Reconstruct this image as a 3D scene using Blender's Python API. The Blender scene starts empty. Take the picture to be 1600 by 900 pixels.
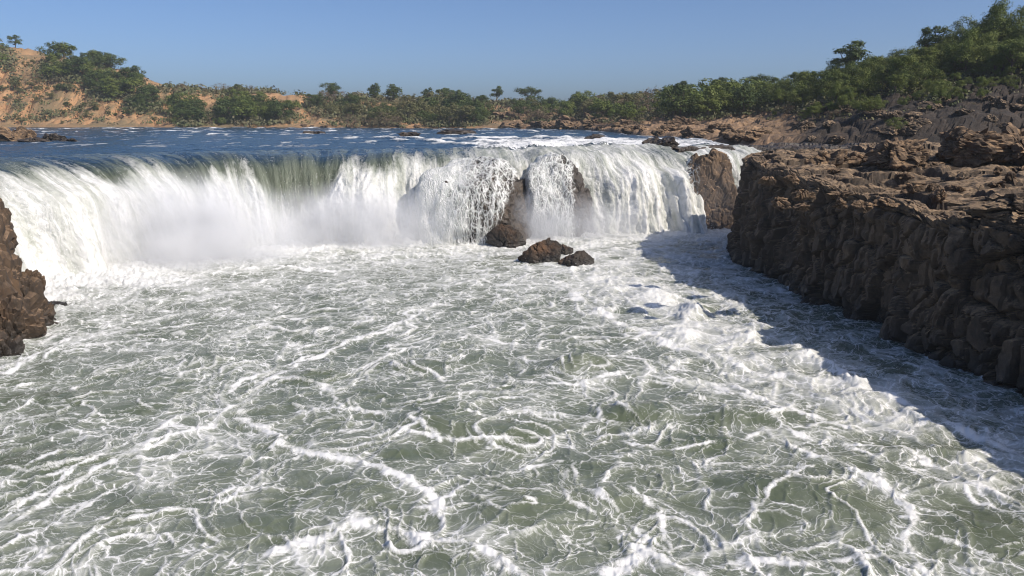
import bpy, math, random
import numpy as np
from mathutils import Vector

# ------------------------------------------------------------------ camera, world, sun, exposure
scene = bpy.context.scene
COL = scene.collection
HC = 14.1                       # camera height over the plunge pool
FPX = 1250.0                    # focal length in pixels of the 1600 px wide photograph
PITCH = math.atan(265 / FPX)
cam_d = bpy.data.cameras.new("camera")
cam = bpy.data.objects.new("camera", cam_d)
COL.objects.link(cam)
cam_d.sensor_width = 36.0
cam_d.lens = 36.0 * FPX / 1600.0
cam_d.clip_start = 0.1
cam_d.clip_end = 6000
cam.location = (0, 0, HC)
cam.rotation_euler = (math.pi / 2 - PITCH, 0, 0)
scene.camera = cam

SUN_EL = math.radians(41)
SUN_AZ = math.atan2(0.85, -0.53)          # clockwise from +Y: the sun stands behind the camera to the right
sun_dir = Vector((math.sin(SUN_AZ) * math.cos(SUN_EL), math.cos(SUN_AZ) * math.cos(SUN_EL), math.sin(SUN_EL)))
world = bpy.data.worlds.new("World")
scene.world = world
world.use_nodes = True
wt = world.node_tree
sky = wt.nodes.new("ShaderNodeTexSky")
sky.sky_type = 'NISHITA'
sky.sun_disc = False
sky.sun_elevation = SUN_EL
sky.sun_rotation = SUN_AZ
sky.altitude = 400
sky.air_density = 0.6
sky.dust_density = 2.6
sky.ozone_density = 6.0
bgn = wt.nodes["Background"]
wt.links.new(sky.outputs[0], bgn.inputs[0])
bgn.inputs[1].default_value = 0.148
sun_d = bpy.data.lights.new("sun", 'SUN')
sun_d.energy = 4.9
sun_d.angle = math.radians(0.53)
sun_d.color = (1.0, 0.90, 0.77)
sun = bpy.data.objects.new("sun", sun_d)
COL.objects.link(sun)
sun.rotation_euler = sun_dir.to_track_quat('Z', 'Y').to_euler()
vs = scene.view_settings
vs.view_transform = 'Standard'
vs.look = 'None'
vs.exposure = -0.10
vs.gamma = 1.0
vs.use_curve_mapping = False
cy = scene.cycles
cy.use_denoising = True
cy.use_adaptive_sampling = True
cy.adaptive_threshold = 0.02
cy.max_bounces = 4
cy.diffuse_bounces = 2
cy.glossy_bounces = 2
cy.transmission_bounces = 2
cy.transparent_max_bounces = 8
cy.volume_bounces = 2
cy.pixel_filter_type = 'BLACKMAN_HARRIS'
cy.filter_width = 1.1
cy.volume_step_rate = 2.0
cy.volume_max_steps = 128
cy.caustics_reflective = False
cy.caustics_refractive = False

# ------------------------------------------------------------------ helpers: pixels to places
SP, CP = math.sin(PITCH), math.cos(PITCH)


def ray(px, py):
    a = (px - 800) / FPX
    b = -(py - 450) / FPX
    return np.array([a, CP + b * SP, -SP + b * CP])


def at_z(px, py, z):
    r = ray(px, py)
    k = (z - HC) / r[2]
    return np.array([r[0] * k, r[1] * k, z])


def at_y(px, py, Y):
    r = ray(px, py)
    k = Y / r[1]
    return np.array([r[0] * k, Y, HC + r[2] * k])


def px_of(x, y, z):
    dz = z - HC
    f = y * CP - dz * SP
    u = y * SP + dz * CP
    return 800 + FPX * x / f, 450 - FPX * u / f


# ------------------------------------------------------------------ helpers: noise (numpy)
rng0 = np.random.RandomState(7)
PERM = rng0.permutation(4096).astype(np.int64)
PERM = np.concatenate([PERM, PERM, PERM])
G2A = rng0.rand(4096) * 2 * math.pi
G2 = np.stack([np.cos(G2A), np.sin(G2A)], 1)
G3 = rng0.randn(4096, 3)
G3 /= np.linalg.norm(G3, axis=1)[:, None]
RV = rng0.rand(4096, 6)


def hsh2(i, j):
    return PERM[(PERM[i & 4095] + j) & 4095]


def hsh3(i, j, k):
    return PERM[(PERM[(PERM[i & 4095] + j) & 4095] + k) & 4095]


def perlin2(x, y):
    xi = np.floor(x).astype(np.int64); yi = np.floor(y).astype(np.int64)
    xf = x - xi; yf = y - yi
    u = xf * xf * xf * (xf * (xf * 6 - 15) + 10); v = yf * yf * yf * (yf * (yf * 6 - 15) + 10)

    def g(a, b):
        h = hsh2(xi + a, yi + b)
        return G2[h, 0] * (xf - a) + G2[h, 1] * (yf - b)
    n0 = g(0, 0) * (1 - u) + g(1, 0) * u
    n1 = g(0, 1) * (1 - u) + g(1, 1) * u
    return (n0 * (1 - v) + n1 * v) * 1.5


def perlin3(x, y, z):
    xi = np.floor(x).astype(np.int64); yi = np.floor(y).astype(np.int64); zi = np.floor(z).astype(np.int64)
    xf = x - xi; yf = y - yi; zf = z - zi
    u = xf * xf * (3 - 2 * xf); v = yf * yf * (3 - 2 * yf); w = zf * zf * (3 - 2 * zf)
    out = 0
    for a in (0, 1):
        for b in (0, 1):
            for c in (0, 1):
                h = hsh3(xi + a, yi + b, zi + c)
                d = G3[h, 0] * (xf - a) + G3[h, 1] * (yf - b) + G3[h, 2] * (zf - c)
                out = out + d * (u if a else 1 - u) * (v if b else 1 - v) * (w if c else 1 - w)
    return out * 1.5


def fbm2(x, y, o=4, gain=0.5, lac=2.03):
    s = 0; a = 1.0; t = 0
    for i in range(o):
        s = s + a * perlin2(x + 17.3 * i, y - 9.1 * i); t += a
        x = x * lac; y = y * lac; a *= gain
    return s / t


def fbm3(x, y, z, o=4, gain=0.5, lac=2.03):
    s = 0; a = 1.0; t = 0
    for i in range(o):
        s = s + a * perlin3(x + 17.3 * i, y - 9.1 * i, z + 5.7 * i); t += a
        x = x * lac; y = y * lac; z = z * lac; a *= gain
    return s / t


def billow2(x, y, o=4, gain=0.5, lac=2.03):
    s = 0; a = 1.0; t = 0
    for i in range(o):
        s = s + a * np.abs(perlin2(x + 17.3 * i, y - 9.1 * i)); t += a
        x = x * lac; y = y * lac; a *= gain
    return s / t


def worley2(x, y):
    xi = np.floor(x).astype(np.int64); yi = np.floor(y).astype(np.int64)
    f1 = np.full(x.shape, 9.0); f2 = np.full(x.shape, 9.0); idd = np.zeros(x.shape, np.int64)
    for a in (-1, 0, 1):
        for b in (-1, 0, 1):
            h = hsh2(xi + a, yi + b)
            d = np.hypot(xi + a + RV[h, 0] - x, yi + b + RV[h, 1] - y)
            m = d < f1
            f2 = np.where(m, f1, np.minimum(f2, d)); f1 = np.where(m, d, f1); idd = np.where(m, h, idd)
    return f1, f2, idd


def worley3(x, y, z):
    xi = np.floor(x).astype(np.int64); yi = np.floor(y).astype(np.int64); zi = np.floor(z).astype(np.int64)
    f1 = np.full(x.shape, 9.0); f2 = np.full(x.shape, 9.0); idd = np.zeros(x.shape, np.int64)
    rx = np.zeros(x.shape); ry = np.zeros(x.shape); rz = np.zeros(x.shape)
    for a in (-1, 0, 1):
        for b in (-1, 0, 1):
            for c in (-1, 0, 1):
                h = hsh3(xi + a, yi + b, zi + c)
                dx = x - (xi + a + RV[h, 0]); dy = y - (yi + b + RV[h, 1]); dz = z - (zi + c + RV[h, 2])
                d = dx * dx + dy * dy + dz * dz
                m = d < f1
                f2 = np.where(m, f1, np.minimum(f2, d)); f1 = np.where(m, d, f1); idd = np.where(m, h, idd)
                rx = np.where(m, dx, rx); ry = np.where(m, dy, ry); rz = np.where(m, dz, rz)
    return np.sqrt(f1), np.sqrt(f2), idd, rx, ry, rz


def sstep(a, b, x):
    t = np.clip((x - a) / (b - a), 0, 1)
    return t * t * (3 - 2 * t)


# ------------------------------------------------------------------ helpers: objects
def mesh_np(name, V, F, mat=None, smooth=True, attrs=None):
    """V (n,3), F (m,3|4) numpy -> mesh"""
    me = bpy.data.meshes.new(name)
    n, m, k = len(V), len(F), F.shape[1]
    me.vertices.add(n)
    me.vertices.foreach_set("co", np.ascontiguousarray(V, dtype=np.float32).ravel())
    me.loops.add(m * k)
    me.loops.foreach_set("vertex_index", np.ascontiguousarray(F, dtype=np.int32).ravel())
    me.polygons.add(m)
    me.polygons.foreach_set("loop_start", np.arange(0, m * k, k, dtype=np.int32))
    me.polygons.foreach_set("loop_total", np.full(m, k, dtype=np.int32))
    me.polygons.foreach_set("use_smooth", np.full(m, smooth, dtype=bool))
    me.update(calc_edges=True)
    if attrs:
        for an, av in attrs.items():
            if av.ndim == 1:
                at = me.attributes.new(an, 'FLOAT', 'POINT')
                at.data.foreach_set("value", av.astype(np.float32))
            else:
                at = me.attributes.new(an, 'FLOAT_VECTOR', 'POINT')
                at.data.foreach_set("vector", np.ascontiguousarray(av, dtype=np.float32).ravel())
    if mat:
        me.materials.append(mat)
    return me


def grid_faces(r, c):
    i = np.arange(r - 1)[:, None] * c + np.arange(c - 1)[None, :]
    return np.stack([i, i + 1, i + c + 1, i + c], -1).reshape(-1, 4)


def link(name, me, parent=None, loc=None):
    o = bpy.data.objects.new(name, me)
    COL.objects.link(o)
    if parent is not None:
        o.parent = parent
    if loc is not None:
        o.location = loc
    return o


def tag(o, label=None, cat=None, group=None, kind=None):
    if label: o["label"] = label
    if cat: o["category"] = cat
    if group: o["group"] = group
    if kind: o["kind"] = kind
    return o


def empty(name, loc=(0, 0, 0), rz=0.0):
    o = link(name, None, loc=loc)
    o.rotation_euler = (0, 0, rz)
    o.empty_display_size = 0.3
    return o


# ------------------------------------------------------------------ helpers: materials
class NT:
    def __init__(s, name):
        s.m = bpy.data.materials.new(name)
        s.m.use_nodes = True
        s.t = s.m.node_tree
        s.t.nodes.clear()
        s.out = s.t.nodes.new("ShaderNodeOutputMaterial")

    def n(s, typ, ins=None, **props):
        nd = s.t.nodes.new("ShaderNode" + typ)
        for k, v in props.items():
            setattr(nd, k, v)
        for k, v in (ins or {}).items():
            s.set(nd.inputs[k], v)
        return nd

    def set(s, sock, v):
        if isinstance(v, bpy.types.NodeSocket):
            s.t.links.new(v, sock)
        elif isinstance(v, bpy.types.Node):
            s.t.links.new(v.outputs[0], sock)
        else:
            if isinstance(v, (tuple, list)) and len(v) == 3 and sock.type == 'RGBA':
                v = (*v, 1)
            sock.default_value = v

    def math(s, op, a, b=0.0, c=0.0, clamp=False):
        nd = s.n("Math", operation=op, use_clamp=clamp)
        s.set(nd.inputs[0], a); s.set(nd.inputs[1], b)
        if op in ('MULTIPLY_ADD', 'SMOOTH_MIN', 'SMOOTH_MAX'):
            s.set(nd.inputs[2], c)
        return nd.outputs[0]

    def vmath(s, op, a, b=(0, 0, 0)):
        nd = s.n("VectorMath", operation=op)
        s.set(nd.inputs[0], a)
        if op == 'SCALE':
            s.set(nd.inputs['Scale'], b)
        else:
            s.set(nd.inputs[1], b)
        return nd.outputs[0]

    def rng(s, v, a, b, c=0.0, d=1.0, smooth=False):
        nd = s.n("MapRange", {'Value': v, 'From Min': a, 'From Max': b, 'To Min': c, 'To Max': d},
                 interpolation_type='SMOOTHSTEP' if smooth else 'LINEAR')
        return nd.outputs[0]

    def mix(s, f, a, b, blend='MIX'):
        nd = s.n("Mix", data_type='RGBA', blend_type=blend)
        s.set(nd.inputs['Factor'], f); s.set(nd.inputs[6], a); s.set(nd.inputs[7], b)
        return nd.outputs[2]

    def attr(s, name, vec=False):
        nd = s.n("Attribute", attribute_name=name)
        return nd.outputs['Vector'] if vec else nd.outputs['Fac']

    def noise(s, vec, scale, detail=4, rough=0.55, dist=0.0, color=False, dim='3D'):
        nd = s.n("TexNoise", {'Scale': scale, 'Detail': detail, 'Roughness': rough, 'Distortion': dist}, noise_dimensions=dim)
        if vec is not None:
            s.set(nd.inputs['Vector'], vec)
        return nd.outputs[1 if color else 0]

    def voro(s, vec, scale, feature='DISTANCE_TO_EDGE', dim='3D', rnd=1.0):
        nd = s.n("TexVoronoi", {'Scale': scale, 'Randomness': rnd}, feature=feature, voronoi_dimensions=dim)
        s.set(nd.inputs['Vector'], vec)
        return nd.outputs['Distance']

    def done(s, shader, volume=None, disp=None):
        if shader is not None:
            s.set(s.out.inputs['Surface'], shader)
        if volume is not None:
            s.set(s.out.inputs['Volume'], volume)
        return s.m


def pbsdf(b, **k):
    return b.n("BsdfPrincipled", {kk.replace('_', ' '): v for kk, v in k.items()})


# pool water: turbid green water under webs of white foam
def mat_pool():
    b = NT("pool_water")
    q = b.attr("flow", True)
    foam = b.attr("foam")
    seam = b.attr("seam")
    c5 = (0.5, 0.5, 0.5)
    gn = b.noise(q, 0.9, 2, 0.5, color=True, dim='2D')
    gn2 = b.noise(q, 4.5, 4, 0.65, color=True, dim='2D')
    qd = b.vmath('ADD', q, b.vmath('SCALE', b.vmath('SUBTRACT', gn, c5), 1.1))
    qd = b.vmath('ADD', qd, b.vmath('SCALE', b.vmath('SUBTRACT', gn2, c5), 0.22))
    fine = b.noise(qd, 9.0, 4, 0.7, dim='2D')
    patch = b.noise(q, 0.40, 3, 0.6, dim='2D')
    pat2 = b.noise(b.vmath('ADD', q, (31.0, 7.0, 0)), 1.1, 3, 0.6, dim='2D')
    dens = b.math('ADD', foam, b.math('MULTIPLY', b.math('SUBTRACT', patch, 0.5), 0.6))

    def line(d, w, k):
        a = b.rng(d, b.math('MULTIPLY', w, 0.25), w, 1, 0, True)
        c = b.rng(d, 0.0, b.math('MULTIPLY', w, 2.8), 0.30, 0, True)
        return b.math('MULTIPLY', b.math('MAXIMUM', a, c), k)
    wv = b.rng(dens, 0.1, 0.8, 0.32, 1.25)
    e1 = line(b.voro(qd, 0.62, dim='2D'), b.math('MULTIPLY', wv, 0.040), b.rng(pat2, 0.32, 0.52, 0.35, 1.0))
    e2 = line(b.voro(b.vmath('ADD', qd, (5.0, 9.0, 0)), 1.45, dim='2D'), b.math('MULTIPLY', wv, 0.050), b.rng(patch, 0.40, 0.60, 0.08, 0.62))
    e3 = line(b.voro(qd, 3.6, dim='2D'), b.math('MULTIPLY', wv, 0.070), b.rng(pat2, 0.42, 0.66, 0.0, 0.32))
    e4 = line(b.voro(qd, 8.5, dim='2D'), b.math('MULTIPLY', wv, 0.11), b.rng(fine, 0.45, 0.68, 0.0, 0.18))
    n1 = b.noise(qd, 0.55, 2, 0.5, dim='2D')
    s1 = line(b.math('ABSOLUTE', b.math('SUBTRACT', n1, 0.5)), b.math('MULTIPLY', wv, 0.014), 0.9)
    inv = None
    for e in (e1, e2, e3, e4, s1):
        k = b.math('SUBTRACT', 1.0, e)
        inv = k if inv is None else b.math('MULTIPLY', inv, k)
    web = b.math('SUBTRACT', 1.0, inv)
    web = b.math('MULTIPLY', web, b.rng(dens, -0.05, 0.32, 0.30, 1.0))
    film = b.rng(b.math('ADD', dens, b.math('MULTIPLY', b.math('SUBTRACT', fine, 0.5), 0.55)), 0.42, 1.10, 0, 0.85)
    F = b.math('SUBTRACT', 1.0, b.math('MULTIPLY', b.math('SUBTRACT', 1.0, web), b.math('SUBTRACT', 1.0, film)))
    sm = b.math('ADD', seam, b.math('MULTIPLY', b.math('SUBTRACT', fine, 0.5), 0.9))
    sm = b.math('MULTIPLY', b.rng(sm, 0.34, 0.80, 0, 1), b.rng(seam, 0.10, 0.25))
    F = b.math('MAXIMUM', F, sm)
    gcol = b.mix(b.rng(patch, 0.3, 0.7), (0.106, 0.128, 0.082), (0.168, 0.190, 0.136))
    milky = b.mix(b.rng(dens, 0.05, 0.8, 0.0, 0.6), gcol, (0.34, 0.365, 0.33))
    colr = b.mix(F, milky, (0.80, 0.805, 0.80))
    rough = b.rng(F, 0, 0.5, 0.14, 0.7)
    bmp = b.n("Bump", {'Strength': 0.35, 'Distance': 0.06, 'Height': b.math('ADD', F, b.math('MULTIPLY', fine, 0.7))})
    p = pbsdf(b, Base_Color=colr, Roughness=rough, IOR=1.33, Normal=bmp)
    return b.done(p)


def mat_river():
    b = NT("river_water")
    g = b.n("NewGeometry").outputs['Position']
    foam = b.attr("foam")
    st = b.vmath('MULTIPLY', g, (1.0, 0.45, 1.0))
    nf = b.noise(st, 1.3, 6, 0.7)
    f = b.math('ADD', foam, b.math('MULTIPLY', b.math('SUBTRACT', nf, 0.5), 1.3))
    F = b.rng(f, 0.42, 0.9, 0, 1)
    F = b.math('MULTIPLY', F, b.rng(foam, 0.02, 0.15))
    deep = b.mix(b.noise(g, 0.08, 3), (0.008, 0.030, 0.060), (0.016, 0.052, 0.092))
    col = b.mix(F, deep, (0.82, 0.83, 0.83))
    rip = b.noise(b.vmath('MULTIPLY', g, (1.0, 0.6, 1.0)), 1.6, 5, 0.65)
    bmp = b.n("Bump", {'Strength': 0.9, 'Distance': 0.45, 'Height': rip})
    p = pbsdf(b, Base_Color=col, Roughness=b.rng(F, 0, 0.5, 0.16, 0.7), IOR=1.33, Normal=bmp)
    return b.done(p)


def mat_fall(name="falling_water", lace=False):
    """white water; 'st' = metres along the lip / down the fall, 'foam' = how white"""
    b = NT(name)
    st = b.attr("st", True)
    foam = b.attr("foam")
    a = b.vmath('MULTIPLY', st, (1.5, 0.16, 1.0))
    n1 = b.noise(a, 1.0, 5, 0.6, 0.4, dim='2D')
    n2 = b.noise(b.vmath('MULTIPLY', st, (3.6, 1.6, 1.0)), 1.0, 5, 0.7, 0.6, dim='2D')
    f = b.math('ADD', foam, b.math('MULTIPLY', b.math('SUBTRACT', n1, 0.5), 1.1))
    f = b.math('ADD', f, b.math('MULTIPLY', b.math('SUBTRACT', n2, 0.5), 0.8))
    F = b.rng(f, 0.15, 0.85, 0, 1)
    green = b.mix(n1, (0.030, 0.040, 0.030), (0.11, 0.125, 0.085))
    riv = b.mix(b.attr("deep"), green, (0.008, 0.030, 0.055))
    milky = b.mix(b.rng(foam, 0.2, 0.9), riv, (0.42, 0.45, 0.40))
    col = b.mix(F, milky, (0.80, 0.80, 0.785))
    n3 = b.noise(b.vmath('MULTIPLY', st, (0.8, 0.06, 1.0)), 1.0, 4, 0.6, 0.5, dim='2D')
    n4 = b.noise(b.vmath('MULTIPLY', st, (2.2, 0.6, 1.0)), 1.0, 4, 0.65, 0.8, dim='2D')
    col = b.mix(b.math('MULTIPLY', b.rng(n3, 0.44, 0.60), 0.75), col, b.mix(0.55, col, (0.26, 0.29, 0.22)))
    col = b.mix(b.math('MULTIPLY', b.rng(n4, 0.50, 0.68), 0.55), col, b.mix(0.6, col, (0.20, 0.23, 0.18)))
    bmp = b.n("Bump", {'Strength': 0.7, 'Distance': 0.2, 'Height': b.math('ADD', b.math('ADD', n2, n1), n4)})
    p = pbsdf(b, Base_Color=col, Roughness=b.rng(F, 0, 0.5, 0.15, 0.75), IOR=1.33, Normal=bmp)
    return b.done(p)


def mat_veil():
    b = NT("lace_water")
    st = b.attr("st", True)
    foam = b.attr("foam")
    d = b.vmath('SCALE', b.vmath('SUBTRACT', b.noise(st, 1.2, 3, 0.6, color=True, dim='2D'), (0.5, 0.5, 0.5)), 0.8)
    sd = b.vmath('ADD', st, d)
    v1 = b.voro(b.vmath('MULTIPLY', sd, (1.5, 0.55, 1)), 1.0, dim='2D')
    v2 = b.voro(b.vmath('MULTIPLY', sd, (3.4, 1.5, 1)), 1.0, dim='2D')
    n1 = b.noise(b.vmath('MULTIPLY', st, (1.6, 0.22, 1.0)), 1.0, 5, 0.6, 0.3, dim='2D')
    l = b.math('MAXIMUM', b.rng(v1, 0.0, 0.16, 1, 0), b.math('MULTIPLY', b.rng(v2, 0, 0.16, 1, 0), 0.75))
    f = b.math('ADD', b.math('ADD', foam, b.math('MULTIPLY', l, 0.55)), b.math('MULTIPLY', b.math('SUBTRACT', n1, 0.5), 1.3))
    A = b.rng(f, 0.30, 0.92, 0.0, 0.97)
    n5 = b.noise(b.vmath('MULTIPLY', sd, (3.2, 0.7, 1.0)), 1.0, 5, 0.7, 0.5, dim='2D')
    vc = b.mix(b.rng(n5, 0.35, 0.65), (0.50, 0.53, 0.50), (0.84, 0.84, 0.83))
    bm = b.n("Bump", {'Strength': 0.8, 'Distance': 0.2, 'Height': b.math('ADD', n5, b.math('MULTIPLY', l, 0.4))})
    p = pbsdf(b, Base_Color=vc, Roughness=0.6, Normal=bm)
    tr = b.n("BsdfTransparent")
    mx = b.n("MixShader", {0: A, 1: tr, 2: p})
    return b.done(mx)


def mat_rock(name, c1, c2, c3, wet_z=None, scale=1.0, tan=None):
    b = NT(name)
    g = b.n("NewGeometry").outputs['Position']
    n1 = b.noise(g, 0.22 * scale, 5, 0.6)
    n2 = b.noise(b.vmath('MULTIPLY', g, (1, 1, 0.55)), 1.3 * scale, 6, 0.68, 0.5)
    n3 = b.noise(g, 9.0 * scale, 4, 0.7)
    col = b.mix(b.rng(n2, 0.3, 0.7), c1, c2)
    col = b.mix(b.rng(n1, 0.48, 0.66), col, c3)
    if tan is not None:      # weathered, dusty upper surfaces, the tan brightened to imitate sunlit tops
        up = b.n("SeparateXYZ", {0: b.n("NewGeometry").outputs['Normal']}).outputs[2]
        sunlit_dust = b.math('MULTIPLY', b.rng(up, 0.35, 0.85), b.rng(n2, 0.38, 0.62))
        col = b.mix(sunlit_dust, col, tan)
    col = b.mix(b.rng(n3, 0.35, 0.7, 0.0, 0.35), col, (0.03, 0.022, 0.018))
    rough = 0.85
    if wet_z is not None:    # stone kept wet by the water
        z = b.n("SeparateXYZ", {0: g}).outputs[2]
        zz = b.math('ADD', z, b.math('MULTIPLY', b.math('SUBTRACT', n1, 0.5), 2.0))
        wet = b.rng(zz, wet_z[0], wet_z[1], 1, 0)
        col = b.mix(b.math('MULTIPLY', wet, 0.75), col, (0.016, 0.014, 0.012))
        rough = b.rng(wet, 0, 1, 0.85, 0.4)
    if name == "wet_rock":
        rough = 0.45
    bmp = b.n("Bump", {'Strength': 0.9, 'Distance': 0.16, 'Height': b.math('ADD', n2, b.math('MULTIPLY', n3, 0.45))})
    return b.done(pbsdf(b, Base_Color=col, Roughness=rough, Normal=bmp))


M_POOL = mat_pool()
M_RIVER = mat_river()
M_FALL = mat_fall()
M_VEIL = mat_veil()
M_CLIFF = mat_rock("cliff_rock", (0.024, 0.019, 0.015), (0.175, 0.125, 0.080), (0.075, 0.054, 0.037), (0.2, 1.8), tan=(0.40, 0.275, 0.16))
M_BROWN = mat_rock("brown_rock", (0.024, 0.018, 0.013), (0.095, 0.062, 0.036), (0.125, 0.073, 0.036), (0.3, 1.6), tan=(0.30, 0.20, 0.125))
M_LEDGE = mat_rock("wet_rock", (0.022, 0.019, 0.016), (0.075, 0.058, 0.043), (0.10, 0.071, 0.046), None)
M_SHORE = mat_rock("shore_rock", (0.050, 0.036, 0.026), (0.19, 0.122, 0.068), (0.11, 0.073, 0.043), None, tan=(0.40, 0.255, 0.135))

M_PRK = mat_rock("pool_rock", (0.016, 0.013, 0.011), (0.060, 0.042, 0.028), (0.13, 0.065, 0.028), (0.4, 1.6))

# ------------------------------------------------------------------ the plunge pool
BASE_PX = [(-150, 520), (60, 458), (130, 440), (250, 412), (400, 388), (560, 380), (700, 374), (800, 372), (930, 363), (1060, 360), (1180, 352)]
BASE = np.array([at_z(a, c, 0)[:2] for a, c in BASE_PX])


def seg_dist(x, y, pts):
    d = np.full(x.shape, 1e9)
    for (x0, y0), (x1, y1) in zip(pts[:-1], pts[1:]):
        dx, dy = x1 - x0, y1 - y0
        t = np.clip(((x - x0) * dx + (y - y0) * dy) / (dx * dx + dy * dy), 0, 1)
        d = np.minimum(d, np.hypot(x - x0 - t * dx, y - y0 - t * dy))
    return d


# thick foam seams where currents meet, read off the photograph: (pixels, width m, height m, strength)
SEAMS = [
    ([(375, 650), (430, 680), (500, 715), (560, 735), (610, 748), (660, 770), (695, 800), (690, 815)], 0.42, 0.32, 1.0),
    ([(430, 870), (540, 810), (600, 830), (680, 852), (760, 868), (800, 905)], 0.50, 0.34, 1.0),
    ([(700, 790), (740, 765), (800, 742), (860, 728)], 0.22, 0.18, 0.9),
    ([(860, 690), (930, 672), (1000, 668), (1060, 690)], 0.25, 0.14, 0.7),
    ([(930, 900), (985, 870), (1010, 860), (1040, 885), (1090, 900)], 0.45, 0.32, 1.0),
    ([(1210, 670), (1270, 720), (1350, 745), (1400, 770), (1425, 800), (1415, 850), (1435, 905)], 0.36, 0.36, 1.0),
    ([(1410, 810), (1455, 812)], 0.25, 0.2, 1.0),
    ([(1200, 655), (1290, 690), (1400, 700), (1480, 745), (1600, 800)], 0.30, 0.22, 0.9),
    ([(1260, 560), (1340, 605), (1420, 640), (1500, 668), (1600, 710)], 0.7, 0.3, 0.9),
    ([(1100, 730), (1180, 725), (1260, 735), (1180, 800), (1190, 850), (1240, 880)], 0.22, 0.14, 0.7),
    ([(1060, 890), (1160, 880), (1300, 885), (1420, 870)], 0.3, 0.18, 0.8),
    ([(0, 830), (70, 780), (150, 735), (240, 690), (330, 660), (380, 625), (440, 585), (520, 545), (600, 520), (690, 470)], 0.34, 0.2, 0.9),
    ([(0, 770), (90, 715), (200, 690), (280, 655), (350, 640)], 0.25, 0.15, 0.8),
    ([(0, 700), (60, 665), (140, 655), (260, 640), (330, 645)], 0.22, 0.12, 0.7),
    ([(160, 805), (260, 800), (340, 790), (420, 750)], 0.2, 0.12, 0.8),
    ([(330, 790), (400, 765), (430, 740), (500, 700)], 0.16, 0.1, 0.6),
    ([(0, 590), (60, 560), (110, 530), (145, 528)], 0.35, 0.15, 0.9),
    ([(100, 600), (200, 560), (300, 560), (420, 545)], 0.3, 0.12, 0.6),
    ([(640, 660), (700, 690), (760, 690), (860, 690)], 0.25, 0.15, 0.8),
    ([(380, 645), (395, 610), (440, 590), (500, 600), (540, 640), (600, 650)], 0.3, 0.15, 0.7),
    ([(500, 600), (560, 575), (640, 545), (740, 530), (830, 540)], 0.35, 0.18, 0.8),
    ([(820, 600), (900, 605), (1000, 590), (1100, 600), (1200, 630)], 0.4, 0.2, 0.8),
    ([(880, 450), (960, 500), (1040, 540), (1120, 560), (1220, 590)], 0.9, 0.4, 0.9),
    ([(230, 440), (330, 430), (420, 420), (520, 425)], 0.8, 0.3, 0.8),
    ([(130, 480), (260, 490), (290, 488)], 0.5, 0.2, 0.8),
    ([(560, 480), (650, 455), (760, 440), (830, 455)], 0.6, 0.25, 0.7),
    ([(960, 640), (1040, 640), (1080, 655)], 0.25, 0.2, 0.7),
    ([(0, 875), (40, 860), (90, 870)], 0.2, 0.2, 0.8),
    ([(600, 820), (640, 790), (690, 760)], 0.15, 0.1, 0.6),
    ([(870, 720), (910, 760), (960, 800), (1000, 830), (1060, 870)], 0.25, 0.16, 0.7),
    ([(0, 800), (60, 765), (130, 730), (210, 705), (290, 672)], 0.18, 0.1, 0.9),
    ([(60, 820), (130, 790), (180, 760), (260, 735), (330, 715), (400, 705)], 0.18, 0.1, 0.8),
    ([(0, 860), (60, 838), (120, 805), (160, 780)], 0.2, 0.12, 0.9),
    ([(300, 790), (370, 765), (430, 745)], 0.2, 0.12, 0.9),
    ([(0, 660), (100, 650), (200, 655), (300, 668)], 0.2, 0.1, 0.8),
    ([(640, 500), (560, 530), (480, 560), (400, 590), (340, 620)], 0.28, 0.14, 0.9),
    ([(800, 500), (700, 520), (620, 540), (540, 560)], 0.28, 0.12, 0.8),
    ([(180, 520), (280, 510), (380, 500), (470, 500), (560, 490)], 0.3, 0.12, 0.8),
    ([(60, 545), (150, 540), (250, 535), (350, 545)], 0.25, 0.1, 0.7),
    ([(560, 640), (600, 655), (640, 680), (720, 690), (800, 690)], 0.2, 0.12, 0.8),
    ([(640, 660), (700, 645), (770, 655), (850, 680)], 0.2, 0.12, 0.8),
    ([(980, 690), (1060, 700), (1150, 690), (1210, 670)], 0.22, 0.14, 0.9),
    ([(1080, 640), (1140, 632), (1200, 650)], 0.2, 0.12, 0.9),
    ([(880, 560), (960, 555), (1040, 575), (1130, 600), (1230, 640), (1330, 670)], 0.3, 0.15, 0.9),
    ([(1180, 790), (1170, 820), (1200, 850), (1260, 875), (1330, 870), (1390, 850)], 0.2, 0.12, 0.8),
    ([(1300, 690), (1400, 730), (1500, 770), (1600, 830)], 0.22, 0.14, 0.9),
    ([(990, 760), (1030, 820), (1060, 860)], 0.22, 0.12, 0.9),
    ([(880, 740), (900, 790), (960, 830), (1020, 850)], 0.18, 0.1, 0.7),
    ([(700, 810), (770, 800), (850, 820), (930, 860)], 0.16, 0.08, 0.6),
    ([(1440, 830), (1520, 860), (1600, 900)], 0.2, 0.1, 0.7),
    ([(720, 460), (800, 480), (880, 520), (960, 560)], 0.45, 0.15, 0.5),
]
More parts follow.
